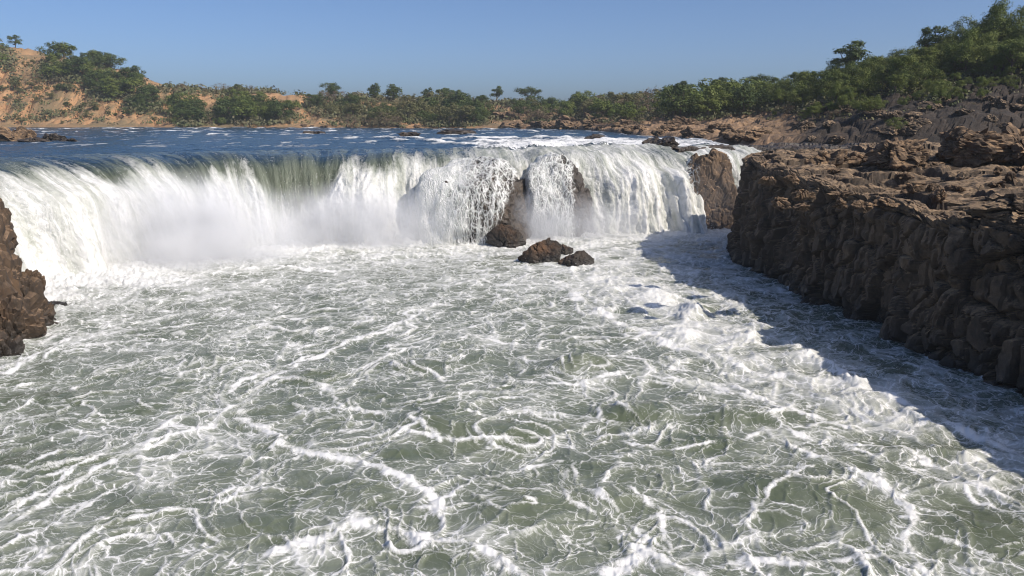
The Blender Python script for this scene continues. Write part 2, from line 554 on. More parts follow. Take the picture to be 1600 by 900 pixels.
# smooth green boils of upwelling water: pixel, radius m across/deep, height m
BOILS = [(905, 575, 2.2, 1.6, 0.75), (690, 665, 2.4, 1.6, 0.35), (790, 680, 2.6, 1.3, 0.3), (985, 652, 2.2, 1.3, 0.45), (1140, 655, 2.4, 1.2, 0.35),
         (1280, 790, 2.9, 2.6, 0.35), (610, 712, 1.3, 1.0, 0.2), (235, 795, 2.2, 1.6, 0.2), (120, 620, 2.4, 1.3, 0.2), (490, 590, 1.6, 1.3, 0.25),
         (270, 525, 2.4, 1.6, 0.2), (820, 800, 2.4, 1.8, 0.25), (60, 730, 2.2, 1.3, 0.2), (430, 690, 1.5, 1.0, 0.15), (1100, 690, 2.2, 1.0, 0.2),
         (560, 770, 1.2, 1.0, 0.15), (950, 780, 1.3, 0.9, 0.15), (1180, 760, 1.8, 1.2, 0.2), (1450, 700, 2.6, 1.0, 0.25), (640, 570, 2.5, 1.3, 0.2),
         (430, 640, 1.2, 1.0, 0.1), (350, 840, 2.0, 1.4, 0.12), (1530, 840, 2.4, 2.0, 0.1), (240, 640, 2.3, 1.2, 0.15), (720, 880, 1.5, 1.0, 0.1)]
# breaking standing waves: pixel, length m, direction deg, height m, half-width m
WAVES = [(1085, 490, 5.5, 70, 1.25, 1.0), (1020, 470, 5.0, 60, 0.9, 1.1), (960, 455, 4.5, 50, 0.7, 1.0), (1165, 530, 4.0, 75, 0.75, 0.9),
         (1150, 480, 3.5, 80, 0.55, 0.8), (1250, 560, 4.0, 70, 0.45, 0.8), (930, 490, 4, 40, 0.5, 0.9), (1060, 530, 4, 55, 0.6, 0.8), (1330, 610, 3.5, 65, 0.4, 0.6),
         (900, 425, 4.0, 20, 0.5, 0.9), (820, 420, 4.0, 10, 0.45, 0.9), (1000, 395, 5.0, 10, 0.7, 1.0), (890, 372, 5.0, 5, 0.8, 1.0), (960, 366, 5.0, 5, 0.8, 1.0),
         (640, 400, 5.0, 0, 0.5, 1.0), (500, 395, 6.0, 0, 0.55, 1.0), (330, 418, 6.0, -15, 0.6, 1.0), (200, 445, 5.0, -25, 0.6, 1.0), (420, 410, 5, -5, 0.4, 1.0),
         (1170, 440, 4, 30, 0.5, 0.9), (1090, 410, 4, 20, 0.45, 0.9), (1300, 530, 3, 50, 0.45, 0.7), (1400, 600, 3, 55, 0.4, 0.6), (1230, 500, 3.5, 60, 0.5, 0.7)]


def build_pool():
    R, C = 520, 1060
    d0, d1 = 14.0, 118.0
    t = np.linspace(0, 1, R)
    k = 0.8
    # rows further apart with distance
    Y = d0 * (d1 / d0) ** (t ** 1.0)
    Y = Y[:, None] * np.ones((1, C))
    tx = np.linspace(-0.80, 0.78, C)[None, :]
    X = tx * (Y + 4)
    # flow: trace each point back through a swirling velocity field
    gx0, gy0, h = -110.0, 5.0, 0.25
    nx, ny = 840, 480
    gx = gx0 + np.arange(nx) * h; gy = gy0 + np.arange(ny) * h
    GX, GY = np.meshgrid(gx, gy)
    psi = 3.6 * fbm2(GX / 7.5 + 3.1, GY / 7.5, 2) + 0.75 * perlin2(GX / 2.6, GY / 2.6 + 8)
    vy, vx = np.gradient(psi, h)
    VX, VY = vy, -vx
    jet = np.exp(-((GX - (14 - 0.02 * (80 - GY))) / 6) ** 2)
    VX = VX + 0.35; VY = VY - 0.35 - 0.5 * jet

    def samp(A, x, y):
        u = np.clip((x - gx0) / h, 0, nx - 1.001); v = np.clip((y - gy0) / h, 0, ny - 1.001)
        i = u.astype(int); j = v.astype(int); u = u - i; v = v - j
        return (A[j, i] * (1 - u) + A[j, i + 1] * u) * (1 - v) + (A[j + 1, i] * (1 - u) + A[j + 1, i + 1] * u) * v
    qx, qy = X.copy(), Y.copy()
    for _ in range(3):
        ax, ay = samp(VX, qx, qy), samp(VY, qx, qy)
        qx -= 0.17 * ax; qy -= 0.17 * ay
    # seams of foam
    wob = 0.45
    wx = X + wob * fbm2(X / 1.1, Y / 1.1, 4, 0.6) + 0.6 * perlin2(X / 4, Y / 4); wy = Y + wob * fbm2(X / 1.1 + 40, Y / 1.1, 4, 0.6) + 0.6 * perlin2(X / 4 + 9, Y / 4)
    seam = np.zeros_like(X); seam_h = np.zeros_like(X)
    brk = 0.62 + 0.55 * sstep(-0.35, 0.35, fbm2(X / 1.8 + 5, Y / 1.8, 3))
    for pts, w, hh, st in SEAMS:
        P = [at_z(a, c, 0)[:2] for a, c in pts]
        P = np.array(P)
        lo, hi = P.min(0) - 3, P.max(0) + 3
        m = (wx > lo[0]) & (wx < hi[0]) & (wy > lo[1]) & (wy < hi[1])
        d = seg_dist(wx[m], wy[m], P)
        ww = 0.5 * w * (0.5 + 0.9 * brk[m])
        v = np.exp(-(d / ww) ** 2)
        seam[m] = np.maximum(seam[m], st * v * brk[m])
        halo = 0.38 * st * np.exp(-(d / (2.2 * w)) ** 2)
        seam[m] = np.maximum(seam[m], halo)
        seam_h[m] += hh * v * brk[m]
    seam_h = np.minimum(0.26 * seam_h, 0.35)
    # long strands of foam drawn out along the eddies (level lines of the stream function)
    def strands(k, w, seed, amt):
        nonlocal seam, seam_h
        ps = samp(psi, np.clip(X, gx0, gx0 + nx * h - 1), Y) + 0.10 * fbm2(X / 0.9 + seed, Y / 0.9, 3) + 0.35 * fbm2(X / 3.1 + seed, Y / 3.1, 2) + 0.06 * X - 0.10 * Y
        v = ps * k + seed
        i = np.floor(v).astype(np.int64)
        gyy, gxx = np.gradient(v)
        dy = np.gradient(Y, axis=0); dx = np.gradient(X, axis=1)
        g = np.hypot(gxx / dx, gyy / dy) + 0.15
        dist = np.abs(v - i - 0.5) / g
        r_ = RV[(i * 7 + seed * 131) & 4095, 2]
        st = sstep(0.25, 0.6, r_) * sstep(-0.30, 0.25, fbm2(X / 3.5 + i * 0.37, Y / 3.5 + seed, 3))
        ww = w * (0.45 + 1.1 * r_) * (0.55 + 0.9 * brk) * np.clip(Y / 38, 0.75, 2.2)
        L = np.exp(-(dist / ww) ** 2) * st
        seam = np.maximum(seam, amt * L * (0.75 + 0.4 * (brk - 0.6)))
        seam = np.maximum(seam, 0.30 * amt * st * np.exp(-(dist / (3 * ww)) ** 2))
        seam_h += 0.10 * amt * L
    strands(1.3, 0.080, 3, 0.9)
    strands(2.6, 0.050, 17, 0.75)
    strands(4.3, 0.035, 29, 0.6)
    # cells between currents
    f1, f2, _ = worley2(qx / 3.6, qy / 3.6)
    big = np.exp(-((f2 - f1) / np.clip(0.075 + 0.05 * perlin2(X / 3, Y / 3), 0.05, 1)) ** 2)
    g1, g2, _ = worley2(qx / 1.35 + 9, qy / 1.35)
    mid = np.exp(-((g2 - g1) / 0.07) ** 2)
    dom = 0.16 * (1 - f1)
    # boils
    boil = np.zeros_like(X); boil_h = np.zeros_like(X)
    for a, c, rx, ry, hh in BOILS:
        p = at_z(a, c, 0)
        e = ((wx - p[0]) / rx) ** 2 + ((wy - p[1]) / ry) ** 2
        v = np.exp(-e ** 1.5)
        boil = np.maximum(boil, v); boil_h += hh * np.exp(-e * 1.3)
    # waves
    wave = np.zeros_like(X); wave_f = np.zeros_like(X)
    for a, c, ln, dg, hh, hw in WAVES:
        p = at_z(a, c, 0); ca, sa = math.cos(math.radians(dg)), math.sin(math.radians(dg))
        u = (wx - p[0]) * ca + (wy - p[1]) * sa; v = -(wx - p[0]) * sa + (wy - p[1]) * ca
        v = v + 0.4 * perlin2(u / 1.5 + a, v / 3)
        env = np.exp(-(u / (ln * 0.5)) ** 2)
        prof = np.exp(-(v / hw) ** 2) - 0.35 * np.exp(-((v + 1.9 * hw) / hw) ** 2)
        wave += hh * env * prof
        wave_f += 0.9 * min(1, hh * 1.6) * env * np.exp(-((v - 0.1) / (hw * 0.9)) ** 2)
    dB = seg_dist(X, Y, BASE)
    near = np.exp(-(dB / 7.0) ** 1.3)
    jetf = np.exp(-(seg_dist(X, Y, np.array([at_z(900, 400, 0)[:2], at_z(1060, 500, 0)[:2], at_z(1250, 590, 0)[:2], at_z(1550, 700, 0)[:2]])) / 4.5) ** 2)
    far = sstep(45, 85, Y)
    shade = sstep(14.5, 18.0, X) * sstep(97, 88, Y)       # cliff's cast shadow on the water; foam colour nudged whiter inside it
    turb = 0.36 + 0.9 * near + 0.8 * jetf + 0.35 * shade
    chop = fbm2(qx / 2.4, qy / 1.9, 4, 0.46)
    chop2 = billow2(X / 0.62, Y / 0.5, 4, 0.6)
    swell = fbm2(X / 8, Y / 6, 2)
    lump = billow2(X / 0.9 + 31, Y / 0.75, 4, 0.62)
    crest = np.clip(seam + wave_f + 0.9 * near, 0, 1)
    H = 0.30 * swell + turb * 0.30 * chop * (1 - 0.6 * boil) + 0.06 * chop2 * (1 - 0.7 * boil) + dom * 0.4 + 0.07 * big + 0.035 * mid
    H += seam_h * (0.45 + 1.3 * lump) + 1.1 * boil_h + 0.50 * wave * (0.7 + 0.8 * lump)
    H += 0.05 * crest * (billow2(X / 0.3, Y / 0.26, 3, 0.6) - 0.25)
    H += near * (1.0 * lump + 0.25) + 0.09 * crest * (lump - 0.3)
    patch = fbm2(qx / 3.3 + 50, qy / 3.3, 4)
    broad = fbm2(X / 9 + 77, Y / 9, 2)
    foam = 0.235 + 0.24 * big + 0.14 * mid + 0.26 * seam + wave_f * 0.36 + 0.75 * near + 0.28 * jetf + 0.20 * far + 0.30 * patch + 0.15 * chop * turb + 0.20 * broad
    foam = foam - 0.34 * boil + 0.03 * shade
    foam = np.clip(foam, 0, 1.1)
    global POOL_PTS
    cw = (np.clip(seam, 0, 1) ** 2 + 0.8 * np.clip(wave_f, 0, 1) + 0.5 * near).ravel() * (Y.ravel() > 20)
    pick = np.random.RandomState(8).choice(cw.size, 16000, p=cw / cw.sum())
    POOL_PTS = np.stack([X.ravel()[pick], Y.ravel()[pick], H.ravel()[pick]], 1)
    V = np.stack([X, Y, H], -1).reshape(-1, 3)
    q = np.stack([qx, qy, 0 * qx], -1).reshape(-1, 3)
    me = mesh_np("pool_water", V, grid_faces(R, C), M_POOL, True, {"foam": foam.ravel(), "flow": q, "seam": np.clip(seam, 0, 1.2).ravel()})
    o = link("pool_water", me)
    tag(o, "green foaming water of the plunge pool below the falls", "water", kind="structure")


build_pool()

# ------------------------------------------------------------------ waterfall and upper river
ZR = 10.15
LIP = np.array([(-66, 30), (-60, 44), (-54.5, 57), (-49, 69.5), (-43.5, 81), (-35.5, 90.5), (-26, 96), (-14, 98.5), (-4, 100), (4, 101), (12, 103), (22, 106), (34, 109)], float)


def resample(P, n, smooth=6):
    # Catmull-Rom then even spacing
    out = []
    Q = np.vstack([2 * P[0] - P[1], P, 2 * P[-1] - P[-2]])
    for i in range(1, len(Q) - 2):
        for t in np.linspace(0, 1, 24, endpoint=False):
            p0, p1, p2, p3 = Q[i - 1], Q[i], Q[i + 1], Q[i + 2]
            out.append(0.5 * ((2 * p1) + (-p0 + p2) * t + (2 * p0 - 5 * p1 + 4 * p2 - p3) * t * t + (-p0 + 3 * p1 - 3 * p2 + p3) * t ** 3))
    out.append(P[-1]); out = np.array(out)
    s = np.concatenate([[0], np.cumsum(np.linalg.norm(np.diff(out, axis=0), axis=1))])
    u = np.linspace(0, s[-1], n)
    return np.stack([np.interp(u, s, out[:, k]) for k in range(P.shape[1])], 1), u


NL = 1000
LP, LS = resample(LIP, NL)
TAN = np.gradient(LP, axis=0); TAN /= np.linalg.norm(TAN, axis=1)[:, None]
ks = np.exp(-np.linspace(-2.5, 2.5, 121) ** 2); ks /= ks.sum()
TP = np.pad(TAN, ((60, 60), (0, 0)), mode='edge')
TAN = np.stack([np.convolve(TP[:, k], ks, 'valid') for k in (0, 1)], 1)
NRM = np.stack([TAN[:, 1], -TAN[:, 0]], 1)        # points downstream
LPX = px_of(LP[:, 0], LP[:, 1], 9.5)[0]           # pixel column of each lip point
W0 = 10.0                                          # the fall mesh starts this far upstream of the lip


def river_h(x, y):
    rap = sstep(-16, 2, x) * (1 - sstep(135, 200, y))
    h = 0.22 * fbm2(x / 5, y / 7, 4) + 0.12 * fbm2(x / 1.3, y / 1.8, 3) + rap * (0.55 * fbm2(x / 4 + 3, y / 5, 4) + 0.35 * billow2(x / 1.7, y / 2.2, 4))
    # standing rows of broken water
    rows = np.zeros_like(x)
    for yy, x0, x1, a in ((112, -8, 28, 0.55), (124, -20, 30, 0.45), (142, -30, 32, 0.5), (165, -40, 20, 0.4), (200, -90, 10, 0.35), (255, -120, 20, 0.4), (240, -200, -60, 0.4), (310, -250, 20, 0.4), (290, -220, -130, .4), (175, -110, -70, 0.3), (345, -200, 0, 0.4)):
        v = (y - yy - 4 * perlin2(x / 18, y * 0 + yy)) / (1.2 + 0.006 * yy)
        rows += a * np.exp(-v * v) * sstep(x0, x0 + 10, x) * (1 - sstep(x1 - 10, x1, x)) * (0.3 + 0.9 * sstep(-0.2, 0.35, fbm2(x / 6, y / 14 + yy, 3)))
    return h + rows, rows, rap


def build_river():
    R, C = 260, 480
    ii = np.linspace(0, NL - 1, C).astype(int)
    A = LP[ii] - NRM[ii] * (W0 - 1.2)
    Bx = np.interp(np.linspace(0, 1, C), [0, 0.3, 0.6, 1], [-480, -330, -120, 75])
    B = np.stack([Bx, np.full(C, 450.0)], 1)
    t = np.linspace(0, 1, R)[:, None] ** 2.1
    X = A[None, :, 0] * (1 - t) + B[None, :, 0] * t
    Y = A[None, :, 1] * (1 - t) + B[None, :, 1] * t
    h, rows, rap = river_h(X, Y)
    caps = sstep(0.06, 0.34, fbm2(X / 4.5 + 20, Y / 14, 4)) * sstep(85, 130, Y)
    foam = 1.7 * rows + 0.75 * rap + 0.62 * caps
    V = np.stack([X, Y, ZR + h - 0.12 * (t < 0.0004)], -1).reshape(-1, 3)
    me = mesh_np("river_water", V, grid_faces(R, C)[:, ::-1], M_RIVER, True, {"foam": np.clip(foam, 0, 1.2).ravel()})
    tag(link("river_water", me), "dark blue rippled river above the falls", "water", kind="structure")


build_river()

# per pixel column: outward throw of the jet, where it turns white (metres of drop), edge roughness
PXK = [-400, 0, 60, 110, 150, 175, 230, 260, 290, 320, 350, 385, 410, 440, 480, 510, 540, 590, 620, 700, 760, 830, 900, 940, 1000, 1060, 1100, 1200]
ONSET = [0.0, 0.2, 0.3, -0.5, 0.4, -0.5, 0.2, 1.1, 1.6, -0.2, 0.8, 0.2, 3.4, 5.0, 4.0, 2.0, 0.2, -0.2, -0.2, 0.1, 0.0, -0.3, -0.3, -0.3, -0.3, -0.3, 0.0, 0.0]
TXK = [-400, 0, 130, 250, 330, 420, 500, 540, 620, 700, 760, 830, 900, 940, 1000, 1060, 1100, 1200]
THROW = [10, 10.5, 10, 9, 8.2, 7.0, 6.8, 8.4, 7.6, 6.5, 5.0, 4.4, 4.4, 6.5, 8.0, 7.5, 5, 4]


def build_fall(name, c0, c1, label):
    ii = np.arange(c0, c1)
    n = len(ii)
    R = 190
    w = np.concatenate([np.linspace(-W0, 0, 44, endpoint=False), np.linspace(0, 1, R - 44) ** 0.85 * 1.0])
    thr = np.interp(LPX[ii], TXK, THROW)
    ons = np.interp(LPX[ii], PXK, ONSET)
    P = LP[ii]; N = NRM[ii]; S = LS[ii]
    U = np.where(w[:, None] < 0, w[:, None], w[:, None] * (thr[None, :] * 1.04))
    S2 = np.broadcast_to(S[None, :], U.shape)
    # tongues: the crest is scalloped, each tongue springs from a slightly different place
    tong = 1.6 * perlin2(S2 / 5.0, 0 * S2 + 3) + 0.9 * perlin2(S2 / 1.9, 0 * S2 + 7)
    fallen = np.clip(U, 0, None)
    zf = 10.3 * (fallen / thr[None, :]) ** 1.9
    pre = 0.75 * np.exp(np.clip(U, None, 0) / 2.6) - 0.75 * np.exp(-W0 / 2.6)         # the river dips before the lip
    wig = (1.5 * perlin2(S / 8.0, 0 * S + 0.5) + 0.8 * perlin2(S / 3.0, 0 * S + 4.5))[None, :] * sstep(-W0, -2.0, U)
    dzl = (0.55 * perlin2(S / 7.0, 0 * S + 11.5) + 0.25 * perlin2(S / 2.5, 0 * S + 2.5))[None, :] * sstep(-W0, -0.5, U) * sstep(6, 1, zf)
    X = P[None, :, 0] + N[None, :, 0] * (U + wig); Y = P[None, :, 1] + N[None, :, 1] * (U + wig)
    rh, rows, rap = river_h(X, Y)
    keep = sstep(1.0, -W0, U)
    drop = zf + np.where(U < 0, pre, 0.75 + 0.10 * fallen)
    Z = ZR + dzl - drop + rh * np.where(U < -W0 + 1e-6, 1.0, np.clip(keep + 0.35 * (1 - sstep(0, 2, U)), 0, 1))
    # foam and froth
    dist = np.cumsum(np.concatenate([np.zeros((1, n)), np.hypot(np.diff(U, axis=0), np.diff(Z, axis=0))]), axis=0)
    streak = fbm2(S2 / 1.6, dist / 7.0, 4) + 0.6 * fbm2(S2 / 0.6 + 9, dist / 2.4, 3)
    tng = 1.3 * perlin2(S2 / 4.2 + 5, dist / 25) + 0.8 * perlin2(S2 / 1.5, dist / 18)
    white = sstep(-0.6, 2.2, drop - 0.75 - ons[None, :] + 1.15 * tng + 0.5 * streak)
    white = np.maximum(white, np.clip(0.8 * rap + 1.4 * rows, 0, 1) * sstep(-W0 - 1, -W0 + 4, U))
    amp = white * (0.25 + 0.55 * sstep(0, 8, drop))
    fro = billow2(S2 / 1.1, dist / 2.2 + 0.3 * streak, 5, 0.6)
    rough_right = sstep(880, 960, LPX[ii])[None, :]
    sl = S2 + 0.8 * perlin2(S2 / 3, dist / 5)
    rag = 0.6 * billow2(sl / 2.1, dist / 6.5, 5, 0.62) + 0.4 * fbm2(sl / 0.8, dist / 3.5, 4, 0.6)
    fro = fro * (1 - rough_right) + (0.9 * rag + 0.15) * rough_right
    amp = amp * (1 + 0.8 * rough_right)
    rope = fbm2(S2 / 0.9 + 20, dist / 14, 3)
    # plumes push outward in big lobes
    lobe = np.clip(perlin2(S2 / 6.5 + 1.7, dist / 22) + 0.4 * perlin2(S2 / 2.6, dist / 9), -0.6, 1)
    for cpx, hw, sd_, am in ((40, 42, 0.5, 0.9), (125, 26, 0.5, 0.8), (215, 36, 1.0, 0.9), (325, 26, 1.0, 0.7), (385, 20, 0.8, 0.6), (575, 44, 0.2, 1.5), (655, 24, 0.3, 0.6), (985, 26, 0.5, 0.8), (1036, 24, 0.2, 1.3)):
        e = np.exp(-(((LPX[ii][None, :] - cpx) + 5 * perlin2(S2 / 2, dist / 3)) / hw) ** 2)
        lobe = lobe * (1 - 0.5 * e) + am * 0.8 * e * sstep(sd_, sd_ + 2.5, drop - 0.75)
    lobe = np.clip(lobe, -0.7, 1.4)
    lobe = lobe * (1 - 0.75 * (sstep(640, 700, LPX[ii]) * sstep(940, 915, LPX[ii])))[None, :]
    out = amp * (1.5 * fro + 0.45 * rope - 0.25) + white * lobe * (1.9 + 0.9 * rough_right) * sstep(0.3, 5, drop) + tong * 0.35 * sstep(0, 3, fallen)
    X = X + N[None, :, 0] * out; Y = Y + N[None, :, 1] * out; Z = Z + 0.45 * out * sstep(9.5, 5, drop)
    foam = np.clip(0.02 + 0.62 * white + 0.30 * sstep(4, 9.5, drop) * white + 0.25 * np.clip(lobe, 0, 1) * white - 0.62 * np.clip(-lobe, 0, 1) * sstep(0.2, 1.2, white) * sstep(9, 6, drop), 0, 1)
    deep = sstep(1.4, -0.6, drop - 0.75 + 0.0 * tng)
    V = np.stack([X, Y, Z], -1).reshape(-1, 3)
    st = np.stack([S2 + 0.4 * perlin2(S2 / 2, dist / 6), dist, 0 * dist], -1).reshape(-1, 3)
    me = mesh_np(name, V, grid_faces(R, n), M_FALL, True, {"foam": foam.ravel(), "st": st, "deep": deep.ravel()})
    root = link(name, me)
    tag(root, label, "waterfall", "stretches of the waterfall")


cuts = [0] + [int(np.argmin(np.abs(LPX - p))) for p in (455, 625, 925)] + [NL]
FALL_LABELS = ["broad white curtain of the waterfall curving past the left rocks",
               "middle stretch of the waterfall with clear green sheet and bursting white plume",
               "stretch of the waterfall tumbling white behind the rounded black rock",
               "rightmost stretch of the waterfall plunging white beside the brown rock"]
for k in range(4):
    build_fall("waterfall", max(0, cuts[k] - (1 if k else 0)), cuts[k + 1], FALL_LABELS[k])


# ------------------------------------------------------------------ rocks
def ico(sub):
    import bmesh
    bm = bmesh.new()
    bmesh.ops.create_icosphere(bm, subdivisions=sub, radius=1)
    V = np.array([v.co[:] for v in bm.verts]); F = np.array([[v.index for v in f.verts] for f in bm.faces])
    bm.free()
    return V, F


ICO = {k: ico(k) for k in (2, 3, 4, 5, 6)}


def rock_mesh(name, seed, size, mat, sub=4, planes=14, rough=0.05, block=0.0, flat=0.55, peak=0.0, smooth=False, bs=1.0):
    """faceted boulder: a ball cut by random planes, then broken up"""
    r = np.random.RandomState(seed)
    V, F = ICO[sub]
    n = r.randn(planes, 3); n /= np.linalg.norm(n, axis=1)[:, None]
    d = r.uniform(flat, 1.0, planes)
    dots = np.clip(V @ n.T, 1e-3, None)
    rad = np.minimum(1.15, (d[None, :] / dots).min(1))
    P = V * rad[:, None]
    o = r.rand(3) * 50
    sz = np.array(size)
    Q = P * sz / sz.mean() * 1.0
    P = P * (1 + rough * 2.2 * fbm3(Q[:, 0] * 1.7 + o[0], Q[:, 1] * 1.7, Q[:, 2] * 1.7, 5, 0.55))[:, None]
    if block:
        Q = P * sz
        f1, f2, idd, rx, ry, rz = worley3(Q[:, 0] / block + o[0], Q[:, 1] / block + o[1], Q[:, 2] / (block * 1.4) + o[2])
        off = (RV[idd, 3] - 0.5) * 0.42 + (rx * (RV[idd, 4] - 0.5) + ry * (RV[idd, 5] - 0.5) + rz * (RV[idd, 0] - 0.5)) * 0.9
        off -= 0.30 * np.exp(-((f2 - f1) / 0.06) ** 2)
        f1, f2, idd, rx, ry, rz = worley3(Q[:, 0] / (block * .4) + o[1], Q[:, 1] / (block * .4) + o[2], Q[:, 2] / (block * 0.5) + o[0])
        off += 0.4 * ((RV[idd, 3] - 0.5) * 0.42 + (rx * (RV[idd, 4] - 0.5) + ry * (RV[idd, 5] - 0.5) + rz * (RV[idd, 0] - 0.5)) * 0.9 - 0.25 * np.exp(-((f2 - f1) / 0.08) ** 2))
        P = P + V * (off * bs * block / sz.mean())[:, None]
    if peak:
        P[:, 2] *= 1 + peak * np.clip(1 - np.hypot(P[:, 0], P[:, 1]), 0, 1)
    return mesh_np(name, P * sz, F, mat, smooth)


def rock(name, px, py, Y=None, z=0.0, size=(1, 1, 1), seed=0, mat=None, label=None, rz=0.0, parent=None, sink=0.35, cat="rock", group=None, **k):
    """a rock whose foot centre shows at pixel px,py"""
    p = at_z(px, py, z) if Y is None else at_y(px, py, Y)
    me = rock_mesh(name, seed, size, mat or M_BROWN, **k)
    o = link(name, me, parent, (p[0], p[1], p[2] + size[2] * (1 - 2 * sink)))
    o.rotation_euler = (0, 0, rz)
    if parent is None:
        tag(o, label, cat, group)
    return o


# ------------------------------------------------------------------ big cliffs: a rim path, a face and a top, broken into blocks
def build_cliff(name, path, base_off, mat, label, ns, rows_face, rows_top, top_len, zt_fn, blk=2.6, seed=0, cell=5.0, cracks=1.0):
    P, S = resample(np.array(path, float), ns)
    T = np.gradient(P, axis=0); T /= np.linalg.norm(T, axis=1)[:, None]
    kk = np.exp(-np.linspace(-2.5, 2.5, 81) ** 2); kk /= kk.sum()
    TP = np.pad(T, ((40, 40), (0, 0)), mode='edge'); T = np.stack([np.convolve(TP[:, k], kk, 'valid') for k in (0, 1)], 1)
    T /= np.linalg.norm(T, axis=1)[:, None]
    N = np.stack([-T[:, 1], T[:, 0]], 1)      # outward = left of travel
    vf = np.linspace(0, 1, rows_face, endpoint=False)
    vt = (np.linspace(0, 1, rows_top) ** 1.6) * top_len
    rows = rows_face + rows_top
    X = np.zeros((rows, ns)); Y = X.copy(); Z = X.copy(); NX = X.copy(); NY = X.copy(); NZ = X.copy()
    zrim = zt_fn(P[:, 0], P[:, 1])
    for i in range(rows):
        if i < rows_face:
            v = vf[i]
            o = base_off * (1 - v) ** 1.6
            X[i] = P[:, 0] + N[:, 0] * o; Y[i] = P[:, 1] + N[:, 1] * o
            Z[i] = -1.2 + (zrim + 1.2) * v
            r = sstep(0.86, 1.0, v) * 0.7
            NX[i] = N[:, 0] * (1 - r); NY[i] = N[:, 1] * (1 - r); NZ[i] = r + 0.05
        else:
            t = vt[i - rows_face]
            X[i] = P[:, 0] - N[:, 0] * t; Y[i] = P[:, 1] - N[:, 1] * t
            Z[i] = zt_fn(X[i], Y[i])
            r = 0.7 + 0.3 * sstep(0, 2.5, t)
            NX[i] = N[:, 0] * (1 - r); NY[i] = N[:, 1] * (1 - r); NZ[i] = r
    x, y, z = X.ravel(), Y.ravel(), Z.ravel()
    # gentle buttresses and gullies first
    but = 1.2 * fbm2(np.broadcast_to(S[None, :], X.shape).ravel() / 7.0 + seed, z / 16.0, 3)
    nx, ny, nz = NX.ravel(), NY.ravel(), NZ.ravel()
    facew = 1 - sstep(0.3, 0.9, nz)
    w = fbm3(x / 3 + seed, y / 3, z / 3, 3)
    wx, wy, wz = x + 0.45 * w, y + 0.35 * w, z + 0.5 * perlin3(x / 2.2, y / 2.2 + seed, z / 2.2)
    f1, f2, idd, rx, ry, rz = worley3(wx / blk + seed, wy / blk, wz / (blk * (1.2 + 0.55 * facew)))
    off = (RV[idd, 3] - 0.5) * 1.15 + (rx * (RV[idd, 4] - 0.5) + ry * (RV[idd, 5] - 0.5)) * 1.3 + rz * (RV[idd, 1] - 0.5) * 1.3
    off -= cracks * 0.75 * np.exp(-((f2 - f1) / 0.05) ** 2)
    # the top breaks into broader, flatter slabs than the face
    h1, h2, idt, tx_, ty_, tz_ = worley3(wx / (blk * 1.5) + seed + 5, wy / (blk * 1.15), wz / (blk * 1.2))
    offt = (RV[idt, 3] - 0.5) * 1.0 + (tx_ * (RV[idt, 4] - 0.6) + ty_ * (RV[idt, 5] - 0.5)) * 0.9 - cracks * 0.6 * np.exp(-((h2 - h1) / 0.05) ** 2)
    off = off * facew + offt * (1 - facew)
    # upright joints and bedding on the face
    SS = np.broadcast_to(S[None, :], X.shape).ravel()
    j1, j2, _ = worley2(SS / 1.5 + 0.35 * perlin2(SS / 2, z / 3.5), z / 15 + seed)
    off -= facew * cracks * 0.30 * np.exp(-((j2 - j1) / 0.05) ** 2)
    off += facew * 0.16 * perlin2(SS / 9, z / 0.55 + 0.3 * w)
    b2 = blk * 0.36
    g1, g2, id2, qx, qy, qz = worley3(wx / b2 + 11, wy / b2 + seed, wz / (b2 * (1.0 + 0.9 * facew)))
    off2 = (RV[id2, 3] - 0.5) * 0.42 + (qx * (RV[id2, 4] - 0.5) + qy * (RV[id2, 5] - 0.5) + qz * (RV[id2, 1] - 0.5)) * 0.55
    off2 -= cracks * 0.26 * np.exp(-((g2 - g1) / 0.07) ** 2)
    fine = fbm3(x / 0.8, y / 0.8, z / 0.8 + seed, 4, 0.6)
    D = facew * but + 0.85 * off + off2 * (0.55 + 0.75 * facew) + 0.12 * fine
    D = D - np.where(nz > 0.6, 0.15, 0.0)
    V = np.stack([x + nx * D, y + ny * D, z + nz * D * 0.75], -1)
    F = grid_faces(rows, ns)[:, ::-1]
    # blocks: each large cell of the broken rock is one piece
    c1, c2, cid, *_ = worley3(wx / cell + 3, wy / cell + seed, wz / (cell * 1.5))
    fid = cid[F[:, 0]]
    root = empty(name, (0, 0, 0))
    tag(root, label, "cliff")
    ids, inv, cnt = np.unique(fid, return_inverse=True, return_counts=True)
    small = cnt < 60
    crumbs = []
    for k in range(len(ids)):
        if small[k]:
            continue
        fk = np.nonzero(inv == k)[0]
        ff = F[fk]
        vid, fi = np.unique(ff.ravel(), return_inverse=True)
        fi = fi.reshape(-1, 4)
        lab = np.arange(len(vid))
        while True:                      # join what touches; crumbs go to the rubble
            mn = lab[fi].min(1)
            new = lab.copy()
            for c_ in range(4):
                np.minimum.at(new, fi[:, c_], mn)
            if (new == lab).all():
                break
            lab = new
        fl = lab[fi[:, 0]]
        main = np.bincount(fl).argmax()
        crumbs.append(fk[fl != main])
        ff = ff[fl == main]
        vid, fi = np.unique(ff.ravel(), return_inverse=True)
        link("rock_block", mesh_np("rock_block", V[vid], fi.reshape(-1, 4), mat, False), root)
    rest = small[inv]
    if crumbs:
        rest[np.concatenate(crumbs)] = True
    if rest.any():
        ff = F[rest]
        vid, fi = np.unique(ff.ravel(), return_inverse=True)
        o = link("rock_rubble", mesh_np("rock_rubble", V[vid], fi.reshape(-1, 4), mat, False), root)
        o["kind"] = "stuff"
    return root


